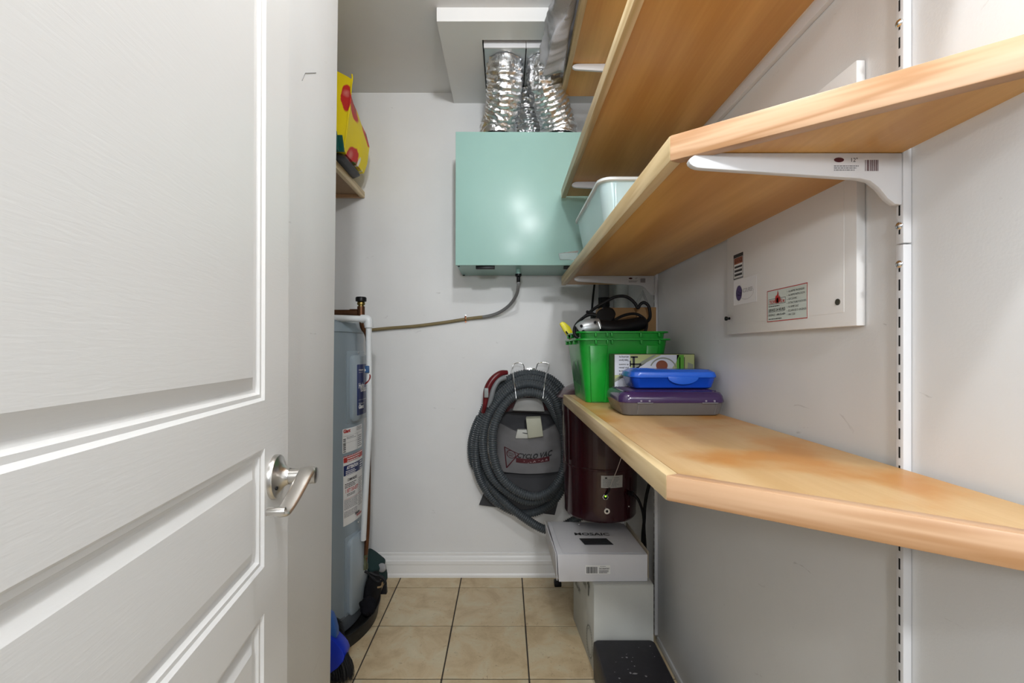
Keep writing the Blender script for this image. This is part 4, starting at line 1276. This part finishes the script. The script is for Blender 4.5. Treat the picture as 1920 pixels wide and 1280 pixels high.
# pocket with a sagging front, wrinkled
nu, nv = 24, 18
g = []
for j in range(nv + 1):
    row = []
    for i in range(nu + 1):
        u, v = i / nu, j / nv
        xl = 927 + 4 * v; xr = 1060 - 4 * v
        yb_, yt = 882 + 6 * math.sin(PI * u), 790 + 24 * math.sin(PI * u) ** 1.3 - 3 * u
        bul = math.sin(PI * u) ** .6 * (.045 + .028 * v) + .006 * fbm((u * 5, v * 4, 3), 1, 3)
        row.append(P(xl + (xr - xl) * u, yb_ + (yt - yb_) * v, 2.272 - bul))
    g.append(row)
obj('pocket', MB().rings(g, False), fab, tbag, smooth=60)
obj('pocket_hem', MB().tube([g[nv][i] + Vector((0, -.001, 0)) for i in range(nu + 1)], .0022, 6), fabd, tbag, smooth=60)
obj('top_band', MB().tube(catmull([P(950, 768, 2.24), P(985, 769, 2.23), P(1020, 772, 2.23), P(1042, 776, 2.24)], 6), .006, 8, prof=(1.6, .6)), fabd, tbag, smooth=60)
obj('lower_flap', MB().prism([(PXx(x, 2.26), PZz(y, 2.26)) for x, y in ((940, 889), (1045, 884), (1040, 915), (1000, 925), (955, 905))], lambda u, v, a: (u, a, v), 2.262, 2.266), fabd, tbag)


def pock(u, v):
    """print position on the pocket, u 0..1, v 0..1"""
    fi, fj = max(0, min(nu - .001, u * nu)), max(0, min(nv - .001, v * nv))
    i, j = int(fi), int(fj); a, b = fi - i, fj - j
    return (g[j][i] * (1 - a) * (1 - b) + g[j][i + 1] * a * (1 - b) + g[j + 1][i] * (1 - a) * b + g[j + 1][i + 1] * a * b) + Vector((0, -.0022, 0))


p = Print(pock)
p.text('CYCLO VAC', .31, .38, .165, INK, .03, 'LEFT', .50, -.02, .15)
p.rect(.30, .26, .78, .37, INKM, 10); 
p.text('www.cyclovac.com', .31, .285, .085, flat('ink_pale', (.4, .33, .33), .6), .02, 'LEFT', .44)
for a, b in (((.13, .54), (.34, .47)), ((.34, .47), (.17, .10)), ((.17, .10), (.13, .54))):
    dx_, dy_ = b[0] - a[0], b[1] - a[1]; L_ = math.hypot(dx_, dy_); nx, ny = -dy_ / L_ * .008, dx_ / L_ * .008
    for k in range(6):
        q0 = (a[0] + dx_ * k / 6, a[1] + dy_ * k / 6); q1 = (a[0] + dx_ * (k + 1) / 6, a[1] + dy_ * (k + 1) / 6)
        p.poly([(q0[0] + nx, q0[1] + ny), (q1[0] + nx, q1[1] + ny), (q1[0] - nx, q1[1] - ny), (q0[0] - nx, q0[1] - ny)], INKM)
p.ring(.23, .42, .07, .09, .012, INKM, 20); p.text('CYCLO', .18, .42, .05, INKM, .02, 'LEFT', .10); p.text('VAC', .195, .37, .05, INKM, .02, 'LEFT', .07)
p.build('printed_logo', tbag, label='maroon and black printed logo lettering', kind='stuff')

# cleaning tools stored in the bag
mb = MB()
f0 = [P(x, y, 2.19) for x, y in ((960, 770), (1022, 772), (1016, 747), (970, 746))]
mb.hexa(f0, [v + Vector((0, .03, 0)) for v in f0])
ft = thing('floor_brush', f0[0], 'light grey floor brush top above the fabric bag', 'brush tool')
obj('neck', mb, flat('tool_grey', (.33, .33, .32), .45), ft, bevel=.006)
f1 = [P(x, y, 2.235) for x, y in ((944, 772), (1040, 776), (1030, 745), (955, 742))]
obj('body', MB().hexa(f1, [v + Vector((0, .03, 0)) for v in f1]), flat('tool_maroon', (.06, .008, .012), .4), ft, bevel=.008)
f2 = [P(x, y, 2.185) for x, y in ((990, 822), (1019, 818), (1014, 784), (986, 785))]
f3 = [P(x, y, 2.215) for x, y in ((990, 822), (1019, 818), (1014, 779), (986, 780))]
obj('crevice_tool', MB().hexa(f2, f3), flat('tool_cream', (.42, .42, .33), .5), bevel=.004, label='cream plastic crevice tool standing in the bag pocket', cat='vacuum tool')
f2 = [P(x, y, 2.20) for x, y in ((966, 822), (996, 822), (988, 806), (970, 806))]
obj('dusting_tool', MB().hexa(f2, [v + Vector((0, .02, .003)) for v in f2]), flat('tool_pale', (.50, .50, .46), .5), bevel=.003, label='pale rounded tool lying low in the bag pocket', cat='vacuum tool')

# ---------------------------------------------------------------- boxes on the floor at right
carton = flat('white_carton', (.52, .53, .50), .7, bump=.1, bscale=120, var=.10, vscale=9)
cart2 = flat('mosaic_carton', (.66, .66, .69), .6, bump=.06, bscale=120, var=.04)
lb_z = R(-.836)
b4 = [(.313, 1.621, 0), (.528, 1.625, 0), (.528, 1.93, 0), (.2885, 1.942, 0)]
bx = thing('carton', (.41, 1.78, 0), 'scuffed off-white carton standing on the floor by the wall', 'box', 'cartons on the floor')
cb_ = obj('body', MB().hexa(b4, [(x + (.001 if i in (0, 3) else 0), y, lb_z - .002) for i, (x, y, z) in enumerate(b4)]), carton, bx, bevel=.0025)
obj('lid_flap', MB().hexa([(.315, 1.623, lb_z - .0018), (.526, 1.627, lb_z - .0018), (.526, 1.775, lb_z - .0018), (.303, 1.78, lb_z - .0018)], [(.315, 1.623, lb_z - .0005), (.526, 1.627, lb_z - .0005), (.526, 1.775, lb_z - .0005), (.303, 1.78, lb_z - .0005)]), carton, bx)
d_ = Vector((.2885 - .313, 1.942 - 1.621, 0)).normalized()
p = Print(lambda u, v: Vector((.3125 - .0006, 1.621, 0)) + d_ * u + Vector((0, 0, v)))
ik = flat('ink_faded', (.16, .17, .15), .7)
p.ring(.055, .075, .042, .055, .002, ik, 40); p.ring(.055, .075, .034, .045, .0012, ik, 40)
for i in range(36):
    a = 2 * PI * i / 36
    p.poly([(.055 + .042 * math.cos(a), .075 + .055 * math.sin(a)), (.055 + .047 * math.cos(a + .05), .075 + .061 * math.sin(a + .05)), (.055 + .042 * math.cos(a + .1), .075 + .055 * math.sin(a + .1))], ik)
p.text('THIS SIDE UP', .10, .24, .030, ik, .01, 'LEFT', .14); p.text('FRAGILE', .20, .17, .030, ik, .01, 'LEFT', .09)
p.poly([(.05, .27), (.07, .295), (.09, .27)], ik); p.rect(.064, .235, .076, .27, ik)
p.build('printing', cb_, kind='stuff')

mz0, mz1 = lb_z + .0005, R(-.738)
mo = thing('mosaic_box', (.35, 1.76, mz0), 'flat white carton printed MOSAIC with a window, on the off-white carton', 'box', 'cartons on the floor')
yf, ybk = 1.640, 1.945
mb = MB()
mb.hexa([(.192, yf, mz0), (.512, yf + .004, mz0), (.505, ybk, mz0), (.180, ybk, mz0)], [(.186, yf + .003, mz1), (.513, yf + .006, mz1 - .002), (.505, ybk, mz1 - .004), (.178, ybk, mz1 + .004)])
body = obj('body', mb, cart2, mo, bevel=.002)
# raised side flaps and lifted lid
obj('side_flap', MB().hexa([(.184, yf + .001, mz0 + .004), (.187, yf, mz0 + .004), (.178, ybk, mz0 + .02), (.175, ybk, mz0 + .02)], [(.180, yf + .004, mz1 + .004), (.183, yf + .004, mz1 + .004), (.167, ybk - .03, mz1 + .018), (.164, ybk - .03, mz1 + .018)]), cart2, mo, bevel=.0008)
obj('side_flap', MB().hexa([(.5145, yf + .008, mz0 + .01), (.5175, yf + .008, mz0 + .01), (.510, ybk, mz0 + .01), (.507, ybk, mz0 + .01)], [(.516, yf + .014, mz1 + .006), (.519, yf + .014, mz1 + .006), (.512, ybk - .02, mz1 + .010), (.509, ybk - .02, mz1 + .010)]), flat('brown_edge', (.36, .30, .22), .8), mo, bevel=.0008)
obj('lid', MB().hexa([(.205, yf + .012, mz1 + .001), (.498, yf + .014, mz1 - .0005), (.490, ybk - .005, mz1 - .001), (.192, ybk - .005, mz1 + .0045)], [(.205, yf + .012, mz1 + .003), (.498, yf + .014, mz1 + .0012), (.490, ybk - .005, mz1 + .001), (.192, ybk - .005, mz1 + .0065)]), cart2, mo, bevel=.0008)
p = Print(lambda u, v: Vector((.192 + u, yf + .0005 + .003 * v / .1 - .0014, mz0 + v)))
p.rect(.095, .028, .185, .060, PAPER); p2 = Print(lambda u, v: Vector((.192 + u, yf - .0016 + .003 * v / .1, mz0 + v)))
p2.bars(.098, .031, .138, .054, INK, 20, 8); p2.text('DECORAFORT', .144, .045, .008, INK, .02, 'LEFT', .038); p2.lines(.144, .031, .182, .043, 3, INK, 4); p2.lines(.148, .0535, .178, .057, 1, INKG, 2)
lab = p.build('label', mo, label='small barcode label'); p2.build('lettering', lab, kind='stuff')
topz = lambda x, y: mz1 + .0045 - .003 * (x - .2) / .3 + (y - yf) * .008
p = Print(lambda u, v: Vector((u, v, topz(u, v))))
p.text('MOSAIC', .272, 1.802, .034, INK, .02, 'LEFT', .140)
p.poly([(.298, 1.715), (.408, 1.718), (.392, 1.775), (.285, 1.772)], flat('box_window', (.045, .05, .055), .12))
p.build('printing', mo, label='MOSAIC lettering and dark window of the box lid', kind='stuff')
# black case on the floor in front
bz = R(-1.02)
ck = thing('black_case', (.415, 1.38, 0), 'black scuffed tool case lying on the floor by right wall', 'case')
k_m = flat('case_black', (.016, .015, .020), .45, bump=.15, bscale=60, var=.35, vscale=20)
obj('body', MB().rrect_loft([(.308, .520, 1.16, 1.605, .012, .001), (.306, .523, 1.158, 1.607, .014, .07), (.308, .521, 1.16, 1.605, .014, .072)]), k_m, ck, smooth=40)
obj('lid', MB().rrect_loft([(.308, .521, 1.16, 1.605, .014, .0725), (.305, .524, 1.157, 1.608, .014, .075), (.307, .522, 1.16, 1.605, .014, bz - .006), (.312, .517, 1.165, 1.60, .014, bz)]), k_m, ck, smooth=40)
p = Print(lambda u, v: (u, v, bz + .0006))
rs_ = random.Random(11)
wm = flat('paint_fleck', (.28, .27, .28), .7)
for i in range(26):
    u, v = rs_.uniform(.33, .5), rs_.uniform(1.25, 1.58)
    s_ = rs_.uniform(.001, .0045)
    a = rs_.uniform(0, PI)
    p.poly([(u + s_ * rs_.uniform(.5, 1.2) * math.cos(a + b) * (2.5 if i % 4 == 0 else 1), v + s_ * rs_.uniform(.5, 1.2) * math.sin(a + b)) for b in (0, 1, 2, 3.1, 4.2, 5.2)], wm)
p.build('paint_flecks', ck, kind='stuff')
obj('black_block', MB().box(.236, .27, 2.20, 2.24, 0, .022), M['black'], bevel=.003, label='tiny black block on the floor behind the carton', cat='block')

# ---------------------------------------------------------------- things on the counter shelf
CT = R(-.176)
green = flat('green_plastic', (.008, .30, .025), .3)


def bin_(name, dz, k, label):
    z0 = CT + .0006 + dz
    x0, x1, y0, y1 = .268, .503, 1.512, 1.772
    X0, X1, Y0, Y1 = .243, .535, 1.495, 1.80
    cx, cy = .389, 1.645
    S = lambda a, b, c, d, r, z: (cx + (a - cx) * k, cx + (b - cx) * k, cy + (c - cy) * k, cy + (d - cy) * k, r, z)
    zt_ = z0 + .205
    t = thing(name, (cx, cy, z0), label, 'bin', 'stacked green bins on the counter shelf')
    lev = [S(x0, x1, y0, y1, .022, z0), S(X0, X1, Y0, Y1, .028, zt_), S(X0 - .012, X1 + .012, Y0 - .012, Y1 + .012, .034, zt_ + .001), S(X0 - .012, X1 + .012, Y0 - .012, Y1 + .012, .034, zt_ + .006),
           S(X0 + .0025, X1 - .0025, Y0 + .0025, Y1 - .0025, .026, zt_ + .006), S(x0 + .003, x1 - .003, y0 + .003, y1 - .003, .02, z0 + .003)]
    obj('tub', MB().rrect_loft(lev, 4), green, t, smooth=30)
    yy = cy + (Y0 - .012 - cy) * k
    for xx in (.292, .330, .345, .44, .50):
        obj('rim_rib', MB().box(xx, xx + .006, yy, yy + .012, zt_ - .012, zt_ + .004), green, t, bevel=.001)
    for yy2 in (1.56, 1.66, 1.75):
        xx = cx + (X0 - .012 - cx) * k
        obj('rim_rib', MB().box(xx, xx + .012, yy2, yy2 + .006, zt_ - .012, zt_ + .004), green, t, bevel=.001)
    return t


ob = bin_('plastic_bin', 0, 1.0, 'lower green plastic bin standing on the counter shelf')
bin_('plastic_bin', .024, .965, 'upper green plastic bin nested in the lower one, full of tools')
# raised panel and scratched print on the left side and ribs on the front of the lower bin
FL = lambda u, v: Vector((.268 - (.268 - .243) * v / .205 - .0012, 1.535 + u, CT + v))
p = Print(FL)
wf = flat('scratch_white', (.55, .66, .50), .6)
rs_ = random.Random(3)
for i in range(60):
    u, v = rs_.uniform(.0, .20), rs_.uniform(.02, .13)
    if v > .055 + .05 * math.sin(u * 18) and rs_.random() < .75: continue
    L_ = rs_.uniform(.006, .022); a = rs_.uniform(.6, 1.9)
    p.poly([(u, v), (u + L_ * .25, v + .002), (u + L_ * math.cos(a) * .6 + .002, v + L_ * math.sin(a)), (u + L_ * math.cos(a) * .6, v + L_ * math.sin(a))], wf)
dgm = flat('green_dark', (.004, .13, .018), .35)
p.poly([(.03, .05), (.2, .06), (.19, .11), (.14, .135), (.10, .10), (.06, .14), (.035, .11)], dgm)
p.build('worn_print', ob, kind='stuff')
obj('front_rib', MB().hexa([(.283, 1.505, CT + .004), (.325, 1.505, CT + .004), (.325, 1.515, CT + .004), (.283, 1.515, CT + .004)], [(.275, 1.491, CT + .19), (.335, 1.491, CT + .19), (.335, 1.505, CT + .19), (.275, 1.505, CT + .19)]), green, ob, bevel=.002)
obj('front_rib', MB().hexa([(.455, 1.506, CT + .004), (.480, 1.506, CT + .004), (.480, 1.515, CT + .004), (.455, 1.515, CT + .004)], [(.462, 1.491, CT + .19), (.500, 1.491, CT + .19), (.500, 1.505, CT + .19), (.462, 1.505, CT + .19)]), green, ob, bevel=.002)

# contents of the upper bin
card = flat('brown_cardboard', (.27, .155, .065), .75, bump=.1, bscale=160, var=.06)
bz0 = CT + .031
cbx = thing('cardboard_box', (.44, 1.70, bz0), 'plain brown cardboard box standing in the upper green bin', 'box')
obj('body', MB().box(.345, .500, 1.655, 1.745, bz0, R(.152)), card, cbx, bevel=.002)
obj('side_flap', MB().box(.473, .542, 1.641, 1.6545, R(.062), R(.152)), flat('cardboard_flap', (.33, .19, .08), .75), cbx, bevel=.001)
lump('tool_support', (.375, 1.575, R(-.06)), .085, (.95, .62, 1.0), bf, 'added black cloth filler holding up the power tool in the green bin', 'cloth', .12, 4, 2, flat_z=bz0)  # filler lump added inside the bin so the power tool rests on something
gt = thing('power_tool', (.36, 1.56, R(.04)), 'black power tool with a cast grey head lying in the green bin', 'power tool')
ty = 1.545
hd0, hd1 = P(1086, 618, ty), P(1122, 612, ty)
alu = flat('cast_aluminium', (.42, .44, .45), .35, metal=.6, bump=.15, bscale=80)
obj('gear_head', MB().tube(catmull([P(1084, 621, ty), P(1092, 617, ty), P(1105, 614, ty), P(1118, 612, ty), P(1124, 611, ty)], 4), lambda t_: .018 + .012 * math.sin(PI * min(.75, t_ * .8 + .1)), 16), alu, gt, smooth=50)
for x, y in ((1090, 611), (1116, 604), (1094, 621)):
    obj('head_screw', MB().cyl(P(x, y, ty - .020), P(x, y, ty - .031), .005, 10), M['dark'], gt)
obj('body', MB().tube(catmull([P(1122, 612, ty), P(1140, 615, ty), P(1160, 614, ty), P(1185, 610, ty + .01), P(1205, 605, ty + .02)], 5), lambda t_: .028 - .008 * abs(t_ - .3), 18), M['black'], gt, smooth=50)
obj('guard', MB().lathe([(.005, 0), (.026, .004), (.031, .012), (.031, .020)], P(1136, 597, ty + .02), (-.3, -.8, .5), 24), M['black'], gt, smooth=40)
obj('side_handle', MB().tube(catmull([P(1140, 600, ty + .02), P(1146, 590, ty + .03), P(1142, 584, ty + .03), P(1130, 584, ty + .03)], 5), .015, 12), M['black'], gt, smooth=50)
obj('metal_collar', MB().tube([P(1122, 603, ty - .024), P(1126, 616, ty - .026)], .003, 8), M['chrome'], gt, smooth=50)
obj('tool_cord', MB().tube(catmull([P(1205, 606, 1.57), P(1216, 600, 1.575), P(1219, 590, 1.58), P(1216, 574, 1.585), P(1208, 567, 1.59), P(1201, 570, 1.595), P(1196, 577, 1.60), P(1190, 568, 1.60), P(1180, 559, 1.60), P(1168, 555, 1.60), P(1152, 557, 1.60), P(1135, 566, 1.60),
         P(1115, 578, 1.60), P(1098, 592, 1.59), P(1084, 604, 1.57), P(1077, 616, 1.55), P(1078, 628, 1.535), P(1084, 633, 1.53)], 8), .0055, 10), M['rubber'], gt, smooth=60)
obj('second_cord', MB().tube(catmull([P(1100, 584, 1.595), P(1112, 588, 1.58), P(1125, 596, 1.57), P(1142, 606, 1.55), P(1152, 600, 1.55), P(1170, 591, 1.56), P(1190, 588, 1.57), P(1204, 594, 1.57), P(1212, 604, 1.565), P(1211, 618, 1.55), P(1203, 628, 1.54)], 8), .005, 10), M['rubber'], gt, smooth=60)
obj('third_cord', MB().tube(catmull([P(1081, 622, 1.545), P(1083, 608, 1.555), P(1092, 597, 1.57), P(1106, 590, 1.575), P(1122, 592, 1.57)], 8), .005, 10), M['rubber'], gt, smooth=60)
yk_ = thing('utility_knife', P(1075, 628, 1.765), 'bright yellow utility knife handle sticking out of the green bin', 'knife')
yl_ = flat('yellow_plastic', (.80, .72, .02), .35)
kp = [(1049, 607), (1053, 603), (1058, 604), (1068, 612), (1076, 628), (1084, 652), (1076, 656), (1066, 634), (1056, 620)]
obj('handle', MB().prism([(PXx(x, 1.765), PZz(y, 1.765)) for x, y in kp], lambda u, v, a: (u, a, v), 1.755, 1.777), yl_, yk_, bevel=.003)
obj('slider', MB().hexa([P(1060, 622, 1.750), P(1062, 620, 1.750), P(1070, 631, 1.750), P(1068, 633, 1.750)], [P(1060, 622, 1.757), P(1062, 620, 1.757), P(1070, 631, 1.757), P(1068, 633, 1.757)]), M['dark'], yk_)

# upright dish box with print, standing before the bins
tf, tl, tr, tbk, tz = 1.405, .335, .583, 1.478, R(-.0135)
dbx = thing('dish_box', (.46, 1.44, CT), 'upside down printed dish box standing between the green bins and pencil cases', 'box')
body = obj('body', MB().box(tl, tr, tf, tbk, CT + .0006, tz), flat('dish_box_dark', (.045, .055, .022), .4), dbx, bevel=.001)
Hh = tz - CT; Ww = tr - tl
p = Print(lambda u, v: (tl + u, tf - .0006, CT + v))
lg = flat('dish_green', (.42, .46, .20), .4); wd = flat('dish_white', (.62, .64, .70), .35); gs = flat('dish_leaf', (.10, .34, .03), .4); brn = flat('dish_food', (.22, .06, .025), .5); gsh = flat('dish_grey', (.26, .28, .22), .4)
p.rect(.001, .001, Ww - .002, Hh - .002, lg)
p.build('front_print', dbx, label='printed front of the dish box')
p = Print(lambda u, v: (tl + u, tf - .0010, CT + v))
p.poly([(.001, .001), (.10, .001), (.13, .05), (.19, Hh * .84), (.20, Hh - .003), (.145, Hh - .003), (.06, Hh * .72), (.001, Hh * .46)], wd)
p.poly([(.001, Hh * .52), (.001, Hh * .46), (.09, Hh * .80), (.13, Hh - .003), (.12, Hh - .003), (.085, Hh * .86)], gsh)
p.rect(.001, Hh * .60, .048, Hh - .003, wd)
p.rect(.192, .01, .214, Hh - .003, gs); p.rect(.200, .01, .203, Hh - .01, INK); p.rect(.2145, .01, .2165, Hh - .01, INK)
p.poly([(.222, .01), (.243, .01), (.243, Hh * .8), (.226, Hh * .84)], gsh)
p.build('dish_picture', dbx, kind='stuff')
p = Print(lambda u, v: (tl + u, tf - .0014, CT + v))
p.disc(.045, .032, .028, .026, brn); p.disc(.146, Hh * .78, .018, .016, brn)
p.ring(.150, Hh * .70, .042, .038, .004, gsh, 24, .2, 2.8)
p.ring(.045, .012, .05, .052, .003, gsh, 24, .5, 2.6)
p.rect(.056, Hh * .42, .063, Hh * .95, INK); p.rect(.050, Hh * .925, .072, Hh * .955, INK); p.rect(.047, Hh * .79, .083, Hh * .82, INK); p.rect(.047, Hh * .76, .051, Hh * .87, INK); p.poly([(.083, Hh * .82), (.079, Hh * .82), (.070, Hh * .70), (.073, Hh * .70)], INK)
for i, s_ in enumerate(('with serving tray', 'Tapas Spoon', 'de couverts', 'pour plateau', 'cuillere', 'Tapas', 'plateau')):
    p.text(s_, .044, Hh * (.955 - .062 * i - (.02 if i > 1 else 0)), .0075, INK, .02, 'LEFT', .030, PI)
p.build('dish_lettering', dbx, kind='stuff')

# purple pencil case with clear bottom
pc = thing('pencil_case', (.44, 1.30, CT), 'large purple lidded pencil case with clear base on the counter', 'pencil case', 'pencil cases')
clr = flat('smoky_plastic', (.36, .35, .35), .22, trans=.55, ior=1.2)
z0 = CT + .0006
obj('base', MB().rrect_loft([(.318, .568, 1.214, 1.365, .018, z0), (.312, .574, 1.208, 1.371, .022, z0 + .004), (.303, .580, 1.198, 1.380, .028, z0 + .033), (.301, .582, 1.196, 1.382, .028, z0 + .035)], 5), clr, pc, smooth=40)
pur = flat('purple_plastic', (.040, .018, .075), .2, trans=.0, coat=.3)
lid = obj('lid', MB().rrect_loft([(.301, .582, 1.196, 1.382, .028, z0 + .0352), (.300, .583, 1.195, 1.383, .028, z0 + .038), (.302, .581, 1.198, 1.380, .028, z0 + .052), (.307, .576, 1.204, 1.374, .028, z0 + .061), (.316, .567, 1.214, 1.364, .025, z0 + .0645)], 5), pur, pc, smooth=40)
dm = MB()
for i in range(30):
    for j in range(17):
        cx_, cy_ = .320 + i * .0083, 1.220 + j * .0084
        dm.add([(cx_ - .0026, cy_ - .0026, z0 + .0644), (cx_ + .0026, cy_ - .0026, z0 + .0644), (cx_ + .0026, cy_ + .0026, z0 + .0644), (cx_ - .0026, cy_ + .0026, z0 + .0644), (cx_, cy_, z0 + .0662)], [(0, 1, 4), (1, 2, 4), (2, 3, 4), (3, 0, 4)])
obj('lid_dimples', dm, pur, lid, kind='stuff')
for xx in (.345, .515):
    obj('hinge', MB().box(xx, xx + .042, 1.1925, 1.1965, z0 + .0335, z0 + .0365), clr, pc, bevel=.001)
    for dx_ in (.008, .030):
        obj('pin', MB().box(xx + dx_, xx + dx_ + .005, 1.1935, 1.197, z0 + .038, z0 + .0425), flat('pin_pale', (.25, .22, .28), .4), pc, bevel=.001)
for xx in (.348, .552):
    obj('corner_seam', MB().hexa([(xx, 1.2075, z0 + .004), (xx + .002, 1.2075, z0 + .004), (xx + .002, 1.2125, z0 + .004), (xx, 1.2125, z0 + .004)], [(xx, 1.1965, z0 + .032), (xx + .002, 1.1965, z0 + .032), (xx + .002, 1.2015, z0 + .032), (xx, 1.2015, z0 + .032)]), clr, pc)
# blue pencil case on top
bc = thing('pencil_case', (.47, 1.30, z0 + .067), 'smaller bright blue pencil case lying on the purple one', 'pencil case', 'pencil cases')
blp = flat('blue_plastic', (.006, .060, .46), .22, coat=.2)
zb0 = z0 + .0668
obj('base', MB().rrect_loft([(.362, .568, 1.262, 1.362, .016, zb0), (.356, .574, 1.256, 1.367, .02, zb0 + .004), (.347, .582, 1.249, 1.373, .024, zb0 + .030), (.345, .584, 1.247, 1.375, .024, zb0 + .0315)], 5), blp, bc, smooth=40)
bl = obj('lid', MB().rrect_loft([(.345, .584, 1.247, 1.375, .024, zb0 + .0318), (.344, .585, 1.246, 1.376, .024, zb0 + .035), (.347, .582, 1.249, 1.373, .026, zb0 + .046), (.358, .571, 1.260, 1.362, .026, zb0 + .053)], 5), flat('blue_lid', (.012, .105, .58), .25, coat=.2), bc, smooth=40)
obj('thumb_tab', MB().prism([(.485 + .042 * math.cos(a), zb0 + .034 + .021 * math.sin(a)) for a in [PI + PI * i / 16 for i in range(17)]], lambda u, v, a: (u, a, v), 1.2435, 1.2475), flat('blue_lid', (.01, .1, .5)), bl, bevel=.001)
tm = MB()
for i in range(9):
    for j in range(8):
        cx_, cy_ = .368 + i * .006, 1.268 + j * .011
        tm.add([(cx_ - .002, cy_ - .003, zb0 + .0528), (cx_ + .002, cy_ - .003, zb0 + .0528), (cx_ + .002, cy_ + .003, zb0 + .0528), (cx_ - .002, cy_ + .003, zb0 + .0528), (cx_, cy_, zb0 + .055)], [(0, 1, 4), (1, 2, 4), (2, 3, 4), (3, 0, 4)])
obj('lid_texture', tm, flat('blue_lid', (.01, .1, .5)), bl, kind='stuff')

# ---------------------------------------------------------------- storage box on the middle shelf
ST = R(.3262)
sb = thing('storage_box', (.43, 1.54, ST), 'pale translucent storage box with rounded rim on the middle shelf', 'storage box')
pale = flat('pale_plastic', (.50, .655, .67), .18, coat=.2)
obj('tub', MB().rrect_loft([(.305, .555, 1.345, 1.735, .03, ST + .0003), (.300, .560, 1.34, 1.74, .035, ST + .004), (.276, .575, 1.312, 1.768, .035, ST + .155), (.272, .580, 1.308, 1.772, .035, ST + .158)], 6), pale, sb, smooth=40)
obj('rim', MB().rrect_loft([(.270, .581, 1.306, 1.774, .036, ST + .158), (.267, .584, 1.303, 1.777, .038, ST + .160), (.267, .584, 1.303, 1.777, .038, ST + .167), (.272, .579, 1.308, 1.772, .036, ST + .170)], 6), flat('rim_white', (.72, .76, .76), .3), sb, smooth=40)
obj('front_ridge', MB().hexa([(.322, 1.334, ST + .006), (.330, 1.334, ST + .006), (.330, 1.345, ST + .006), (.322, 1.345, ST + .006)], [(.312, 1.308, ST + .152), (.320, 1.308, ST + .152), (.320, 1.32, ST + .152), (.312, 1.32, ST + .152)]), pale, sb, bevel=.002)
lx0, lx1 = PXx(1047, 1.79), PXx(1071, 1.79)
obj('clear_latch', MB().hexa([(lx0 + .006, 1.785, PZz(487, 1.79)), (lx1 + .02, 1.785, PZz(487, 1.79)), (lx1 + .02, 1.793, PZz(487, 1.79)), (lx0 + .006, 1.793, PZz(487, 1.79))],
                             [(lx0, 1.785, PZz(475, 1.79)), (lx1 + .025, 1.76, PZz(472, 1.79)), (lx1 + .025, 1.793, PZz(472, 1.79)), (lx0, 1.793, PZz(475, 1.79))]), flat('clear_latch', (.82, .86, .88), .08, trans=.8), sb, bevel=.002)

# ---------------------------------------------------------------- grey cloth on the topmost shelf, hanging over its edge
TT = R(1.157)
gc = flat('grey_cotton', (.42, .42, .435), .95, spec=.1, bump=.3, bscale=240, var=.15, vscale=10)
rows = []
nY = 110
for i in range(nY + 1):
    t_ = i / nY
    Y = 1.28 + .585 * t_
    k_ = max(0, (t_ - .45) / .55)
    out_ = .172 - .034 * t_ + .008 * fbm((t_ * 4, 1, 0), 1.2)
    low = R(1.150) - .072 * k_ + .006 * fbm((t_ * 7, 4, 0), 1.4)
    hi = R(1.275) - .05 * k_
    sec = catmull([(.34, Y, TT + .004), (.335, Y, TT + .03), (.30, Y, hi - .02), (.255, Y, hi), (.212, Y, hi - .016), (out_ + .012, Y, hi - .06), (out_, Y, (hi + low) / 2), (out_ + .004, Y, low + .025), (out_ + .022, Y, low), (.222, Y, low + .008), (.234, Y, low + .03)], 5)
    end = min(1, (1 - t_) * 9) ** .5
    ring = []
    for k, v in enumerate(sec):
        free = v.x < .236 or v.z > TT + .02
        ph = 2 * PI * (5.2 * k / len(sec) + .9 * fbm((Y * 3.2, k * .03, 9), 1.0, 2) + 1.1 * Y)
        fold = .5 + .5 * math.sin(ph)
        f = fbm((v.x * 10, Y * 6, v.z * 14), 1.3, 3)
        d = (.020 * fold ** 2 - .008 + .014 * f) if free else 0
        c0 = Vector((.25, Y, R(1.17)))
        n_ = (v - c0); n_.y = 0; n_.normalize()
        q = v + n_ * d
        q = Vector((.236, Y, R(1.19))).lerp(q, .25 + .75 * end) if t_ > .85 else q
        if q.x > .240 and q.z < TT + .003: q.z = TT + .003
        ring.append(q)
    rows.append(ring)
obj('grey_jacket', MB().rings(rows, False), gc, smooth=80, label='crumpled grey cloth jacket spilling over the topmost shelf edge', cat='jacket')
